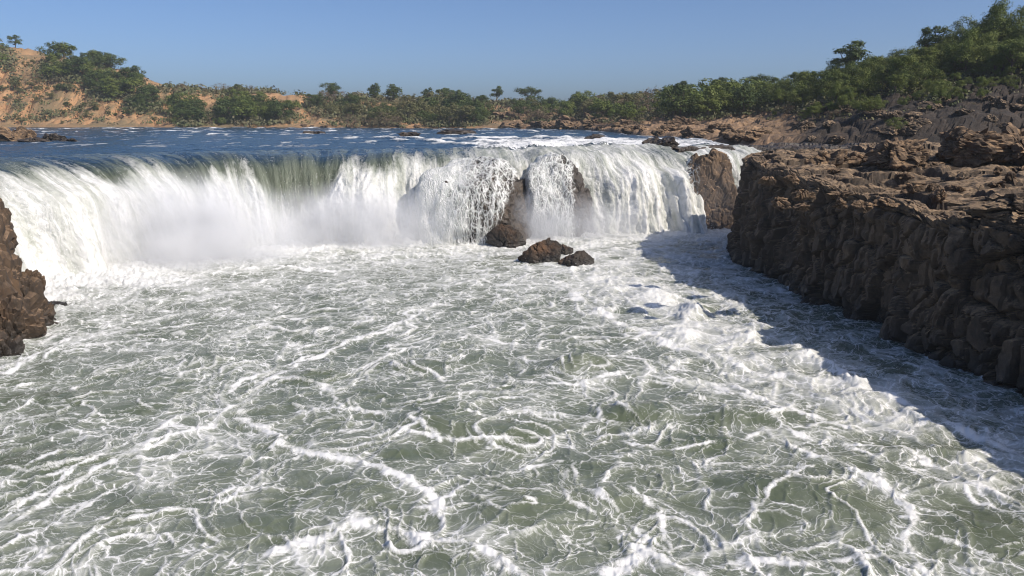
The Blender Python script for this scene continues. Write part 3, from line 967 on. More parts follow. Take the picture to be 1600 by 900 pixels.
def right_top(x, y):
    return 8.3 + 1.9 * sstep(46, 85, y) + 1.6 * sstep(42, 38, y) + 0.02 * (x - 22) + 0.55 * fbm2(x / 7, y / 7, 3) + 0.5 * np.round(2.2 * fbm2(x / 8 + 7, y / 10, 2)) + 0.9 * sstep(30, 50, x) * (1 - sstep(70, 100, y))  # unseen near stretch raised so its shadow reaches over the pool


RP = [(33, 8), (31, 20), (29.0, 32), (27.2, 41), (25.2, 47), (25.8, 52), (25.3, 58), (23.6, 63), (23.8, 68), (23.0, 74), (23.6, 80), (24.3, 86), (27, 91), (33, 94), (44, 96)]
build_cliff("rock_cliff", RP, 1.0, M_CLIFF, "tall dark fractured rock cliff rising from the water on the right", 900, 120, 200, 42, right_top, seed=4)

# left outcrop
lo = empty("rock_outcrop", at_z(10, 520, 0))
tag(lo, "brown craggy rock outcrop at the left edge beside the falls", "rock")
def lrock(px, py, Y, size, seed, sink=0.4, **k):
    p = at_y(px, py, Y)
    me = rock_mesh("rock_block", seed, size, M_BROWN, sub=5, block=k.pop('block', 0.9), rough=0.05, **k)
    o = link("rock_block", me, lo)
    o.location = p - np.array(lo.location)
    return o
lrock(-38, 530, 46.5, (2.9, 2.2, 3.3), 1, planes=10, flat=0.5)
lrock(12, 520, 50, (1.8, 1.9, 2.4), 2, planes=9, flat=0.5)
lrock(-40, 440, 55, (3.0, 3.0, 5.0), 3, planes=10, flat=0.5)
lrock(-75, 470, 51, (3.4, 3.2, 6.0), 4, planes=10, flat=0.5)
lrock(14, 452, 57, (1.5, 2.2, 3.2), 5, planes=9, flat=0.5)
lrock(58, 505, 53.5, (1.1, 1.3, 1.6), 6, planes=8, flat=0.5)
lrock(40, 470, 57, (1.0, 1.4, 2.1), 7, planes=8, flat=0.5)
lrock(-16, 372, 60, (1.3, 2.4, 3.2), 8, planes=9, flat=0.5)
lrock(52, 450, 60, (0.7, 0.8, 1.5), 9, planes=8, flat=0.5)
lrock(4, 560, 46.5, (1.1, 1.0, 1.3), 10, planes=8, flat=0.5)

# dark ledge between the falls and the right cliff
build_cliff("rock_ledge", [(66, 114), (48, 111), (36, 110), (28, 109), (22, 107)], 1.5, M_LEDGE, "dark wet rock ledge behind the gap between falls and right cliff",
            260, 60, 50, 14, lambda x, y: 10.2 + 0.5 * fbm2(x / 5, y / 5, 3), seed=9, blk=2.2, cell=6.0)


# ------------------------------------------------------------------ rounded rocks in the falls with lace of water running over them
def dome(px, Y, half_px, top_py, seed, mat, label, depth=1.0, veil=None, z0=-1.0, lab2=None, planes=12, sq=2.5):
    top = at_y(px, top_py, Y)
    rx = half_px / FPX * Y
    zc = 0.30 * top[2] + 0.5 * z0
    rz_ = top[2] - zc
    sz = (rx, rx * depth, rz_)
    me = rock_mesh("rock", seed, sz, mat, sub=6, planes=planes, rough=0.035, block=2.0, flat=0.82, bs=0.55)
    V = np.zeros(len(me.vertices) * 3, np.float32); me.vertices.foreach_get("co", V); V = V.reshape(-1, 3)
    ex = 0.62
    U_ = V / np.array(sz)
    nrm4 = (np.abs(U_) ** sq).sum(1) ** (1 / sq); nrm2 = np.linalg.norm(U_, axis=1)
    V = (V * (nrm2 / np.maximum(nrm4, 1e-6) * 0.92)[:, None]).astype(np.float32)
    sc = rz_ / V[:, 2].max(); V[:, 2] *= sc
    me.vertices.foreach_set("co", V.ravel()); me.update()
    o = link("rock", me, None, (top[0], Y, zc))
    tag(o, label, "rock")
    if veil:
        N = np.zeros(len(me.vertices) * 3, np.float32); me.vertices.foreach_get("normal", N); N = N.reshape(-1, 3)
        VV, FF = ICO[6]
        # smooth sheet hugging the rock
        W = V.astype(float)
        A = np.zeros_like(W); cnt = np.zeros(len(W))
        for it in range(3):
            A[:] = 0; cnt[:] = 0
            for a, c in ((0, 1), (1, 2), (2, 0)):
                np.add.at(A, FF[:, a], W[FF[:, c]]); np.add.at(cnt, FF[:, a], 1)
            W = A / cnt[:, None]
        out = VV * np.array([1, 1, 0.6]); 
        W = W + out * 0.5
        ang = np.arctan2(W[:, 0] / sz[0], -W[:, 1] / sz[1])
        foam = veil(W[:, 0] / rx, W[:, 2] / rz_)
        lum = billow2(W[:, 0] / 0.8, (W[:, 2] + W[:, 1]) / 1.6, 4, 0.6)
        W = W + VV * (0.35 * lum * np.clip(foam, 0, 1))[:, None]
        keep = (VV[FF[:, 0], 1] < 0.45) & (foam[FF].max(1) > -0.12) & (W[FF[:, 0], 2] > -zc - 0.3)
        ff = FF[keep]
        vid, fi = np.unique(ff.ravel(), return_inverse=True)
        st = np.stack([W[:, 0] * (1 + 0.25 * (1 - W[:, 2] / rz_)), -W[:, 2] - 0.7 * W[:, 1], 0 * ang], -1)
        mv = mesh_np("water_veil", W[vid], fi.reshape(-1, 3), M_VEIL, True, {"foam": foam[vid], "st": st[vid]})
        v = link("water_veil", mv, None, (top[0], Y, zc))
        tag(v, lab2, "waterfall")
    return o


dome(735, 95.2, 88, 246, 21, M_LEDGE, "large rounded black rock under the lacy middle of the waterfall", 0.95,
     lambda u, v: 0.95 - 0.55 * sstep(-0.5, 0.25, u) - 1.0 * sstep(0.0, 0.22, u - 0.26 - 0.52 * (v + 0.25)) + 0.15 * sstep(0.5, 1.0, v), lab2="lacy threads of white water sliding over the large rounded rock")
dome(870, 97.5, 54, 239, 22, M_LEDGE, "narrow dark rock in the falls right of the large rounded rock", 1.0,
     lambda u, v: 0.72 - 0.2 * sstep(-0.5, 0.2, u) - 0.85 * sstep(0.34, 0.58, u) + 0.30 * sstep(0.15, -0.1, v), lab2="tiered lacy cascade over the narrow dark rock")
dome(1106, 103, 60, 231, 23, M_SHORE, "brown rock at the right end of the waterfall beside the gap", 0.8,
     lambda u, v: 0.75 - 1.1 * sstep(-0.75, -0.15, u), lab2="thin water trickles on the left flank of the brown rock", planes=26, sq=2.0)

# rocks standing in the pool
rock("rock", 787, 388, mat=M_PRK, size=(1.9, 1.3, 1.75), seed=31, bs=0.6, sink=0.34, planes=9, flat=0.45, label="rounded brown rock in the pool nearest the falls", sub=5, block=0.9, rz=0.3)
rock("rock", 846, 409, mat=M_PRK, size=(2.1, 1.4, 1.9), seed=37, bs=0.6, sink=0.34, planes=9, flat=0.45, label="largest pointed rock in the middle of the pool", sub=5, block=0.8, peak=0.35)
rock("rock", 880, 401, mat=M_PRK, size=(0.9, 0.8, 1.1), seed=33, bs=0.6, sink=0.3, label="small dark rock behind the pointed rock in the pool", sub=4, block=0.6)
rock("rock", 901, 416, mat=M_PRK, size=(1.8, 1.0, 1.0), seed=34, bs=0.6, sink=0.3, planes=9, flat=0.45, label="low dark rock right of the pointed rock in the pool", sub=5, block=0.6, rz=0.4)
rock("rock", 80, 482, size=(1.5, 1.7, 0.6), seed=38, sink=0.38, planes=10, flat=0.5, block=0.6, mat=M_PRK, label="flat black wet rock awash beside the left outcrop", sub=4)

# rocks in the river above the falls
for i, (px, py, sx, sz, tan_, lab) in enumerate([
        (8, 222, 4.0, 2.0, 1, "leftmost tan boulder above the falls at the left edge"), (24, 221, 2.2, 1.5, 1, "middle boulder of the tan pile above the falls"),
        (38, 220, 2.4, 1.9, 1, "tallest tan boulder of the pile above the falls"), (54, 224, 2.2, 0.9, 0, "dark low rock right of the tan boulder pile"),
        (82, 221, 2.0, 1.3, 0, "lone dark rounded rock in the blue river upper left"), (104, 223, 2.0, 0.7, 0, "flat dark rock awash beside the lone rounded rock"),
        (492, 211, 3.0, 1.0, 0, "small brown rock far out in the blue river"), (708, 211, 5.0, 1.2, 0, "low brown rock in the far rapids"),
        (640, 214, 3.0, 0.8, 0, "small dark rock in a white crest of the river"), (930, 221, 2.4, 1.0, 0, "dark rock in the right rapids near the shore"),
        (1022, 231, 2.0, 1.1, 0, "dark rock at the crest right of the falls"), (1040, 233, 2.4, 1.2, 0, "dark rock beside the brown rock at the crest")]):
    rock("rock", px, py, z=ZR - 0.2, size=(sx, sx * 0.8, sz), seed=50 + i, sink=0.35, mat=M_SHORE if tan_ else M_LEDGE, label=lab, sub=4, block=1.1)

# ------------------------------------------------------------------ hills and banks
TPX = [-700, 0, 100, 200, 260, 340, 500, 640, 780, 900, 1000, 1100, 1200, 1300, 1400, 1500, 1600, 2300]
T_D = [330, 372, 372, 368, 362, 355, 345, 335, 325, 300, 190, 155, 138, 128, 124, 121, 120, 118]        # shoreline distance
T_R = [430, 460, 455, 450, 445, 440, 430, 430, 430, 420, 380, 320, 262, 212, 180, 168, 160, 150]      # ridge distance
T_Y = [20, 68, 84, 108, 131, 143, 148, 155, 161, 166, 164, 161, 152, 134, 116, 96, 84, 20]           # ridge ground, pixel row
T_S = [0.1, 0.1, 0.1, 0.12, 0.12, 0.12, 0.12, 0.12, 0.2, 0.3, 0.45, 0.45, 0.4, 0.2, 0.1, 0.1, 0.1, 0.1]    # share of the slope that is a low shelf
T_K = [0, 0, 0, 0, 0, 0, 0, 0, 0.2, 0.6, 1, 1, 1, 1, 1, 1, 1, 1]                                     # rocky bank


def hill(px, d):
    D = np.interp(px, TPX, T_D) ; Rr = np.interp(px, TPX, T_R); Yy = np.interp(px, TPX, T_Y); S = np.interp(px, TPX, T_S); K = np.interp(px, TPX, T_K)
    x = (px - 800) / FPX * d * CP
    D = D + 6 * fbm2(x / 30, d / 60, 3) * (1 - 0.5 * K)
    b = -(Yy - 450) / FPX
    zr = HC + (-SP + b * CP) * Rr / (CP + b * SP)
    t = (d - D) / (Rr - D)
    up = np.clip((t - S) / (1 - S), 0, 1)
    prof = np.where(K > 0.5, up ** 0.9, 0.55 * up ** 0.8 + 0.45 * sstep(0.05, 0.8, up))
    z = ZR - 2.5 + 3.1 * sstep(-0.05, 0.05, t) + (2.0 + 1.0 * K) * np.clip(t / np.maximum(S, 0.05), 0, 1)
    z = z + (zr - z) * prof
    z = z - 0.10 * np.clip(d - Rr, 0, None) * 0.5
    amp = sstep(0.0, 0.15, t)
    # gullies run down the earth slopes, blocky ledges step the rocky ones
    gul = 1 - np.abs(perlin2(x / 11 + 0.4 * perlin2(x / 20, d / 20), d / 55)) * 2.4
    g2 = 1 - np.abs(perlin2(x / 4.5, d / 24 + 3)) * 2.2
    z = z - (1 - K) * amp * (2.6 * np.clip(gul, 0, 1) ** 2 + 1.1 * np.clip(g2, 0, 1) ** 2) * (1 - 0.6 * sstep(0.9, 1.1, t))
    z = z + amp * (2.2 * fbm2(x / 40, d / 40, 3) * (1 - K) + 0.5 * fbm2(x / 6, d / 6, 4))
    return z, t, K


def build_hills():
    R, C = 340, 610
    px = np.concatenate([np.linspace(-700, -60, 40, endpoint=False), np.linspace(-60, 1680, 520, endpoint=False), np.linspace(1680, 2300, 50)])
    d = np.concatenate([116 * (520 / 116) ** np.linspace(0, 1, R - 12, endpoint=False), np.linspace(520, 760, 12)])
    PX, D = np.meshgrid(px, d)
    z, t, K = hill(PX, D)
    x = (PX - 800) / FPX * D * CP; y = D
    # broken rock on the right bank
    bl = 4.0
    f1, f2, idd, rx, ry, rz = worley3(x / bl + 2, y / bl, z / bl * 1.3)
    g1, g2, id2, sx, sy, sz = worley3(x / 1.5 + 2, y / 1.5, z / 1.5 * 1.3)
    blk = (RV[idd, 3] - 0.4) * 1.7 + (rx * (RV[idd, 4] - 0.5) + ry * (RV[idd, 5] - 0.5)) * 2.2 - 0.5 * np.exp(-((f2 - f1) / 0.07) ** 2)
    blk = blk + 0.4 * ((RV[id2, 3] - 0.5) * 1.4 + (sx * (RV[id2, 4] - 0.5) + sy * (RV[id2, 5] - 0.5)) * 2)
    z = z + K * sstep(-0.02, 0.03, t) * sstep(1.25, 0.9, t) * blk * np.clip(0.4 + t, 0.4, 1)
    V = np.stack([x, y, z], -1).reshape(-1, 3)
    b = NT("hill_ground")
    g = b.n("NewGeometry").outputs['Position']
    k = b.attr("rocky")
    n1 = b.noise(g, 0.06, 5, 0.6); n2 = b.noise(g, 0.35, 6, 0.7); n3 = b.noise(g, 1.6, 4, 0.7)
    earth = b.mix(b.rng(n2, 0.3, 0.7), (0.30, 0.160, 0.075), (0.45, 0.270, 0.140))
    dry = b.mix(b.rng(n3, 0.3, 0.7), (0.15, 0.115, 0.06), (0.23, 0.165, 0.09))
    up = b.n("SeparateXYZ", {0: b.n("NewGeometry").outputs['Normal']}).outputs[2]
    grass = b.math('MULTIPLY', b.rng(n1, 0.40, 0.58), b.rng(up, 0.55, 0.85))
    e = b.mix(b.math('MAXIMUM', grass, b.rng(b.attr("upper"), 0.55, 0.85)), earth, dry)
    rk = b.mix(b.rng(n2, 0.35, 0.65), (0.018, 0.015, 0.013), (0.050, 0.037, 0.028))  # near-black rock colour stands in for shade over the right slope
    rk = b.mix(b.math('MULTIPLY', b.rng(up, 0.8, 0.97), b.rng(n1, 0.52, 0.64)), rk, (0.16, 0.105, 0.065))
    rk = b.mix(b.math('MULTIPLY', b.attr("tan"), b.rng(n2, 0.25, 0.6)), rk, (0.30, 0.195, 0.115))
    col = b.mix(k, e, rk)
    bm = b.n("Bump", {'Strength': 0.8, 'Distance': 0.5, 'Height': b.math('ADD', n2, b.math('MULTIPLY', n3, 0.4))})
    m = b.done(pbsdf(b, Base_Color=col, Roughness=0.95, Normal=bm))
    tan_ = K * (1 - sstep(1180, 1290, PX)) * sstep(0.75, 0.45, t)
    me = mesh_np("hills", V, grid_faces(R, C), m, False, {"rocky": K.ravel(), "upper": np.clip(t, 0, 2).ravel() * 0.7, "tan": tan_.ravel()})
    tag(link("hills", me), "tan eroded hills and rocky banks behind the river", "hills", kind="structure")
    return px, d, z


HPX, HD, HZ = build_hills()


def ground_at(px, d):
    j = np.clip(np.searchsorted(HPX, px) - 1, 0, len(HPX) - 2); i = np.clip(np.searchsorted(HD, d) - 1, 0, len(HD) - 2)
    u = (px - HPX[j]) / (HPX[j + 1] - HPX[j]); v = (d - HD[i]) / (HD[i + 1] - HD[i])
    return (HZ[i, j] * (1 - u) + HZ[i, j + 1] * u) * (1 - v) + (HZ[i + 1, j] * (1 - u) + HZ[i + 1, j + 1] * u) * v


def hit_hill(px, py):
    """where the line of sight through a pixel first meets the hills"""
    dd = np.arange(117, 520, 1.0)
    zz = ground_at(px, dd)
    pr = px_of(0 * dd, dd, zz)[1]
    ok = np.nonzero((pr <= py) & (zz > ZR + 0.3))[0]
    if len(ok) == 0:
        k = int(np.argmin(pr))
    else:
        k = ok[0]
    d = dd[k]
    return np.array([(px - 800) / FPX * d * CP, d, ground_at(px, d)])


# ------------------------------------------------------------------ trees and shrubs
def mat_leaf(name, ca, cb, cc):
    b = NT(name)
    r = b.n("ObjectInfo").outputs['Random']
    g = b.n("TexCoord").outputs['Object']
    n = b.noise(g, 0.9, 3, 0.6)
    col = b.mix(r, ca, cb)
    col = b.mix(b.rng(n, 0.42, 0.62), col, cc)  # yellower noise patches put sunlit highlights into the leaf colour
    p = pbsdf(b, Base_Color=col, Roughness=0.65)
    p.inputs['Specular IOR Level'].default_value = 0.25
    tl = b.n("BsdfTranslucent", {'Color': col})
    return b.done(b.n("MixShader", {0: 0.12, 1: p, 2: tl}))


L_DARK = mat_leaf("leaf_dark_green", (0.032, 0.056, 0.016), (0.060, 0.088, 0.022), (0.095, 0.122, 0.032))
L_MID = mat_leaf("leaf_mid_green", (0.068, 0.102, 0.021), (0.112, 0.150, 0.031), (0.165, 0.188, 0.044))
L_OLIVE = mat_leaf("leaf_olive", (0.090, 0.100, 0.038), (0.130, 0.128, 0.050), (0.165, 0.150, 0.066))
L_DRY = mat_leaf("leaf_dry_brown", (0.125, 0.092, 0.062), (0.17, 0.125, 0.085), (0.20, 0.145, 0.10))
L_BIG = mat_leaf("leaf_bright_green", (0.062, 0.094, 0.022), (0.118, 0.150, 0.034), (0.175, 0.195, 0.048))
bb = NT("bark")
M_BARK = bb.done(pbsdf(bb, Base_Color=bb.mix(bb.noise(None, 6.0, 4), (0.07, 0.052, 0.038), (0.16, 0.125, 0.09)), Roughness=0.9))


def tube(pts, rad, sides=6):
    V, F = [], []
    pts = np.array(pts, float)
    for i, p in enumerate(pts):
        t = pts[min(i + 1, len(pts) - 1)] - pts[max(i - 1, 0)]; t /= np.linalg.norm(t)
        a = np.cross(t, [0.3, 0.9, 0.1]); a /= np.linalg.norm(a); c = np.cross(t, a)
        for k in range(sides):
            q = 2 * math.pi * k / sides
            V.append(p + rad[i] * (math.cos(q) * a + math.sin(q) * c))
    for i in range(len(pts) - 1):
        for k in range(sides):
            k2 = (k + 1) % sides
            F.append((i * sides + k, i * sides + k2, (i + 1) * sides + k2, (i + 1) * sides + k))
    return V, F


def tree_proto(seed, leaf_mat, shape, leaves, leaf, clumps):
    """unit-height tree: returns crown mesh and trunk mesh"""
    r = np.random.RandomState(seed)
    cz, rx, rz_ = {'round': (0.52, 0.50, 0.44), 'bush': (0.44, 0.66, 0.44), 'umbrella': (0.72, 0.52, 0.24), 'tall': (0.54, 0.38, 0.44), 'open': (0.64, 0.42, 0.34)}[shape]
    C = r.randn(clumps, 3); C /= np.linalg.norm(C, axis=1)[:, None]
    C *= (r.rand(clumps, 1) ** 0.4) * 0.88
    C = C * [rx, rx, rz_] + [0, 0, cz]
    C[:, :2] += r.randn(2) * 0.04
    cr = r.uniform(0.10, 0.21, clumps) * (1.15 if shape == 'bush' else 0.85 if shape == 'open' else 1.0)
    per = leaves // clumps
    n = r.randn(clumps, per, 3); n /= np.linalg.norm(n, axis=2)[..., None]
    n[..., 2] = np.where(n[..., 2] < -0.5, -n[..., 2], n[..., 2])
    rad = cr[:, None] * r.uniform(0.55, 1.12, (clumps, per)) * (1 + 0.25 * r.randn(clumps, per) * 0.6)
    P = (C[:, None, :] + n * rad[..., None] * [1, 1, 0.8]).reshape(-1, 3)
    N = (n + 0.30 * r.randn(clumps, per, 3)).reshape(-1, 3); N /= np.linalg.norm(N, axis=1)[:, None]
    P[:, 2] = np.maximum(P[:, 2], 0.03)
    A = np.cross(N, r.randn(len(N), 3)); A /= np.linalg.norm(A, axis=1)[:, None]
    B = np.cross(N, A)
    s = leaf * r.uniform(0.6, 1.4, len(P))[:, None]
    V = np.stack([P - A * s, P - B * s * 0.55, P + A * s, P + B * s * 0.55], 1).reshape(-1, 3)
    F = np.arange(len(V)).reshape(-1, 4)
    crown = mesh_np("crown", V, F, leaf_mat, False)
    tv, tf = [], []

    def add(pts, rad, sides=6):
        v, f = tube(pts, rad, sides); o = len(tv); tv.extend(v); tf.extend([tuple(i + o for i in q) for q in f])
    th = cz - rz_ * 0.3
    bend = r.randn(2) * 0.04
    top = np.array([bend[0], bend[1], th])
    w = 0.026 if shape != 'bush' else 0.018
    add([(0, 0, -0.06), (bend[0] * 0.3, bend[1] * 0.3, th * 0.45), top], [w * 1.25, w, w * 0.7])
    for k in range(min(clumps, 7)):
        c = C[k]
        st = np.array([0, 0, 0]) if shape == 'bush' else np.array([bend[0] * .6, bend[1] * .6, th * r.uniform(0.55, 0.95)])
        mid = st * 0.5 + c * 0.5 + [0, 0, -0.03]
        add([st, mid, c], [w * 0.55, w * 0.4, w * 0.2], 5)
    trunk = mesh_np("trunk", np.array(tv), np.array(tf), M_BARK, True)
    return crown, trunk


PROTO = {}
for i in range(4):
    PROTO['dark', i] = tree_proto(100 + i, L_DARK, ['round', 'bush', 'tall', 'round'][i], 2200, 0.030, 22)
    PROTO['mid', i] = tree_proto(110 + i, L_MID, ['round', 'bush', 'round', 'tall'][i], 2200, 0.030, 22)
    PROTO['olive', i] = tree_proto(120 + i, L_OLIVE, ['round', 'bush', 'bush', 'open'][i], 1500, 0.032, 18)
    PROTO['dry', i] = tree_proto(130 + i, L_DRY, 'bush', 750, 0.022, 16)
    PROTO['big', i] = tree_proto(140 + i, L_BIG if i % 2 else L_MID, ['round', 'bush', 'open', 'round'][i], 6500, 0.017, 30)
    PROTO['open', i] = tree_proto(150 + i, L_DARK, ['open', 'umbrella', 'open', 'umbrella'][i], 2600, 0.022, 16)
    PROTO['bigdry', i] = tree_proto(160 + i, L_DRY, 'bush', 2000, 0.014, 20)
R = random.Random(5)


def plant(p, kind, h, label, group=None, shrub=False, v=None):
    crown, trunk = PROTO[kind, R.randrange(4) if v is None else v]
    rz = R.uniform(0, 6.28)
    root = empty("shrub" if shrub else "tree", (p[0], p[1], p[2] - 0.1), rz)
    w = R.uniform(0.8, 1.2) if kind == 'big' else R.uniform(1.0, 1.6)
    root.scale = (h * w, h * w, h)
    link("foliage" if shrub else "crown", crown, root)
    link("stem" if shrub else "trunk", trunk, root)
    tag(root, label, "shrub" if shrub else "tree", group)
    return root


# groves: foot pixel centre, spread, how many, kinds, height range, label, group
GROVES = [
    (125, 110, 52, 20, 17, ('dark', 'mid'), (8, 12), "green tree", "the dense grove high on the left hill", False),
    (185, 140, 45, 18, 16, ('dark', 'mid', 'dark'), (8, 12), "green tree", "the lower half of the left hill's grove", False),
    (228, 165, 26, 14, 8, ('dark',), (7, 10), "dark tree", "the foot of the left hill's grove", False),
    (8, 95, 26, 18, 7, ('olive', 'mid'), (6, 9), "olive tree", "the crest at the left edge", False),
    (55, 122, 60, 22, 16, ('olive', 'dry'), (3.5, 6), "olive shrub", "the bare tan slope at far left", True),
    (55, 150, 70, 14, 16, ('dark', 'olive', 'olive'), (3, 5.5), "dark green bush", "the middle of the left tan slope", True),
    (150, 178, 70, 10, 12, ('olive', 'dark'), (2.5, 4.5), "rounded bush", "the lower left tan slope", True),
    (90, 186, 80, 8, 10, ('olive', 'dry'), (2, 3.5), "low dry shrub", "the left bank by the water", True),
    (295, 184, 26, 16, 10, ('dark', 'dark', 'mid'), (9, 12.5), "dark tree", "the clump right of the tan bank", False),
    (398, 182, 58, 14, 22, ('dark', 'mid'), (8.5, 12), "green tree", "the wide grove left of the bare gully", False),
    (330, 142, 84, 8, 13, ('olive', 'dark', 'dry'), (4.5, 7), "scrub tree", "the ridge behind the left groves", False),
    (350, 193, 120, 4, 18, ('olive', 'mid'), (3, 4.5), "low shrub", "the far waterline left of centre", True),
    (518, 168, 38, 15, 13, ('olive', 'dark', 'dry'), (6, 9), "scrub tree", "the slope right of the bare gully", False),
    (596, 184, 60, 12, 17, ('olive', 'dry', 'dark', 'olive'), (6, 9), "grey green scrub tree", "the slopes by the second gully", False),
    (575, 196, 60, 4, 12, ('dry',), (4, 6.5), "leafless grey shrub", "the far waterline", True),
    (705, 186, 58, 14, 24, ('dark', 'olive', 'dark'), (8, 12), "hazy dark tree", "the grove at the river bend", False),
    (690, 158, 110, 6, 12, ('dark', 'olive'), (6, 9), "small tree", "the skyline above the far bank", False),
    (850, 184, 52, 10, 16, ('olive', 'dark', 'mid', 'dry'), (8, 11), "tree", "the far wood behind shore rocks", False),
    (960, 181, 60, 11, 22, ('dark', 'olive', 'mid', 'dry'), (8, 11), "tree", "the wood left of the right hill", False),
    (1080, 178, 52, 11, 18, ('mid', 'dark', 'mid'), (8, 11), "bright green tree", "the foot of the right hill's wood", False),
    (1165, 168, 38, 11, 12, ('mid', 'dark'), (7.5, 10.5), "green tree", "the right hill's lowest slope", False),
    (900, 165, 160, 4, 11, ('olive', 'dark'), (6, 9), "small tree", "the low skyline right of centre", False),
    (1235, 162, 40, 14, 16, ('big',), (6, 8.5), "leafy tree", "the lower slope of the right hill", False),
    (1315, 148, 42, 20, 20, ('big',), (5.5, 8.5), "broad leafy tree", "the slope below the lone tree", False),
    (1400, 132, 48, 18, 22, ('big',), (5.5, 8), "dense green tree", "the middle of the right hill", False),
    (1470, 114, 38, 18, 18, ('big', 'big'), (6, 8.5), "green tree", "the slope below the right crest", False),
    (1545, 104, 42, 20, 20, ('big',), (6.5, 9.5), "tall tree", "the right hill's crest", False),
    (1605, 102, 22, 14, 6, ('big',), (6.5, 9.5), "tree", "the right edge on the hill crest", False),
    (1320, 178, 60, 14, 12, ('big',), (2.2, 4.2), "leafy green shrub", "the rocks below the lower wood", True),
    (1470, 148, 60, 14, 14, ('big',), (2.4, 4.4), "leafy green shrub", "the rocks below the right crest", True),
    (1560, 135, 40, 12, 8, ('big',), (2.0, 4.0), "green shrub", "the rocks at the right edge", True),
    (1370, 118, 34, 10, 7, ('bigdry',), (4, 5.5), "leafless brown shrub", "the right hill's trees", True),
    (1440, 158, 100, 18, 14, ('big',), (1.4, 2.8), "small green shrub", "the dark rocks of the right hill", True),
    (1255, 184, 50, 8, 7, ('big', 'bigdry'), (1.8, 3.0), "small shrub", "the brown ledges below the right wood", True),
]
ORD = "first second third fourth fifth sixth seventh eighth ninth tenth eleventh twelfth thirteenth fourteenth fifteenth sixteenth seventeenth eighteenth nineteenth twentieth".split()
ORD += ["twenty-" + w for w in ORD[:9]] + ["thirtieth"] + ["thirty-" + w for w in ORD[:9]] + ["fortieth"] + ["forty-" + w for w in ORD[:9]] + ["fiftieth"]


def rank_labels(objs, kind, where, plural):
    """tell look-alikes apart by their order from the left"""
    objs.sort(key=lambda o: px_of(o.location[0], o.location[1], o.location[2])[0])
    for k, o in enumerate(objs):
        o["label"] = f"{kind} on {where}, {ORD[k]} from the left"
        o["group"] = f"{plural} on {where}"


for (cx, cyy, sx, sy, n, kinds, (h0, h1), what, where, shrub) in GROVES:
    placed = []
    objs = []
    tries = 0
    while len(placed) < n and tries < n * 14:
        tries += 1
        a = R.uniform(0, 6.283); rr = math.sqrt(R.random())
        px, py = cx + sx * rr * math.cos(a), cyy + sy * rr * math.sin(a)
        h = R.uniform(h0, h1) * R.choice((0.65, 0.85, 1.0, 1.0, 1.12)) * (0.78 if kinds[0] == 'big' else 0.88)
        p = hit_hill(px, py)
        if any(math.hypot(p[0] - q[0], p[1] - q[1]) < 0.23 * (h + q[3]) for q in placed):
            continue
        placed.append((p[0], p[1], p[2], h))
        objs.append(plant(p, R.choice(kinds), h, what, None, shrub))
    rank_labels(objs, what, where, what + "s")
# single trees that stand out against the sky
for px, py, kind, v, h, lab in [
        (1316, 120, 'open', 0, 9.6, "lone dark open-crowned tree on the skyline of the right hill"),
        (1448, 98, 'open', 2, 8.2, "spreading tree on the skyline between lone tree and crest"),
        (1545, 84, 'big', 0, 11.0, "tallest broad tree on the crest at upper right"),
        (1505, 90, 'big', 3, 8.5, "tree just left of the tallest tree at upper right"),
        (38, 74, 'dark', 0, 7.5, "round tree alone on the skyline at upper left"),
        (5, 66, 'olive', 0, 8.5, "tree cut by the left edge on the skyline"),
        (160, 86, 'open', 2, 7.5, "open tree on the skyline above the left grove"),
        (776, 164, 'open', 0, 9.5, "isolated tree on the skyline at the centre"),
        (827, 167, 'open', 1, 9.5, "umbrella shaped tree on the skyline right of centre"),
        (520, 152, 'open', 3, 7.5, "thin tree on the skyline above the bare gully"),
        (585, 158, 'dark', 2, 9.0, "tall tree on the skyline between the bare gullies"),
        (690, 158, 'dark', 0, 8.0, "dark tree on the skyline left of the isolated one"),
        (1072, 163, 'open', 0, 8.5, "dark round-headed tree on the skyline of the middle wood"),
        (1130, 160, 'open', 2, 8.5, "tall open tree where wood and right hill meet"),
        (1190, 154, 'open', 1, 7.0, "flat crowned tree left of the right hill")]:
    plant(hit_hill(px, py), kind, h, lab, v=v)
plant(hit_hill(1402, 205), 'big', 2.2, "pale green bush alone on the dark rocks right of the falls", shrub=True, v=1)

# ------------------------------------------------------------------ boulders along the right shore and on the cliff top
RK = [rock_mesh("boulder", 200 + i, (1, 0.85, 0.7), M_SHORE, sub=4, block=0.5, rough=0.05) for i in range(6)]
RKD = [rock_mesh("boulder", 210 + i, (1, 0.85, 0.7), M_CLIFF, sub=4, block=0.5, rough=0.05) for i in range(6)]


def boulder(p, s, label, group=None, dark=False, flat=1.0):
    me = (RKD if dark else RK)[R.randrange(6)]
    o = link("boulder", me, None, p)
    o.scale = (s * R.uniform(0.9, 1.5), s, s * flat * R.uniform(0.7, 1.1))
    o.rotation_euler = (R.uniform(-.2, .2), R.uniform(-.2, .2), R.uniform(0, 6.28))
    tag(o, label, "boulder", group)
    return o


bs = []
for i in range(46):
    px = R.uniform(780, 1210)
    p = hit_hill(px, R.uniform(185, 206) + max(0, (px - 950) * 0.06))
    bs.append(boulder(p, R.uniform(1.2, 3.0) * p[1] / 200, "boulder"))
rank_labels(bs, "brown boulder", "the rocky shore behind the right rapids", "brown boulders")
bs = []
for i in range(44):
    px = R.uniform(1210, 1600)
    p = hit_hill(px, R.uniform(150, 225))
    bs.append(boulder(p, R.uniform(0.6, 1.6), "boulder", None, True))
rank_labels(bs, "dark boulder", "the shaded slope of the right hill", "dark boulders")
bs = []
for i in range(14):
    px = R.uniform(470, 800)
    p = hit_hill(px, R.uniform(196, 201))
    bs.append(boulder(p, R.uniform(0.8, 2.0), "boulder"))
rank_labels(bs, "small tan boulder", "the far waterline left of centre", "small tan boulders")


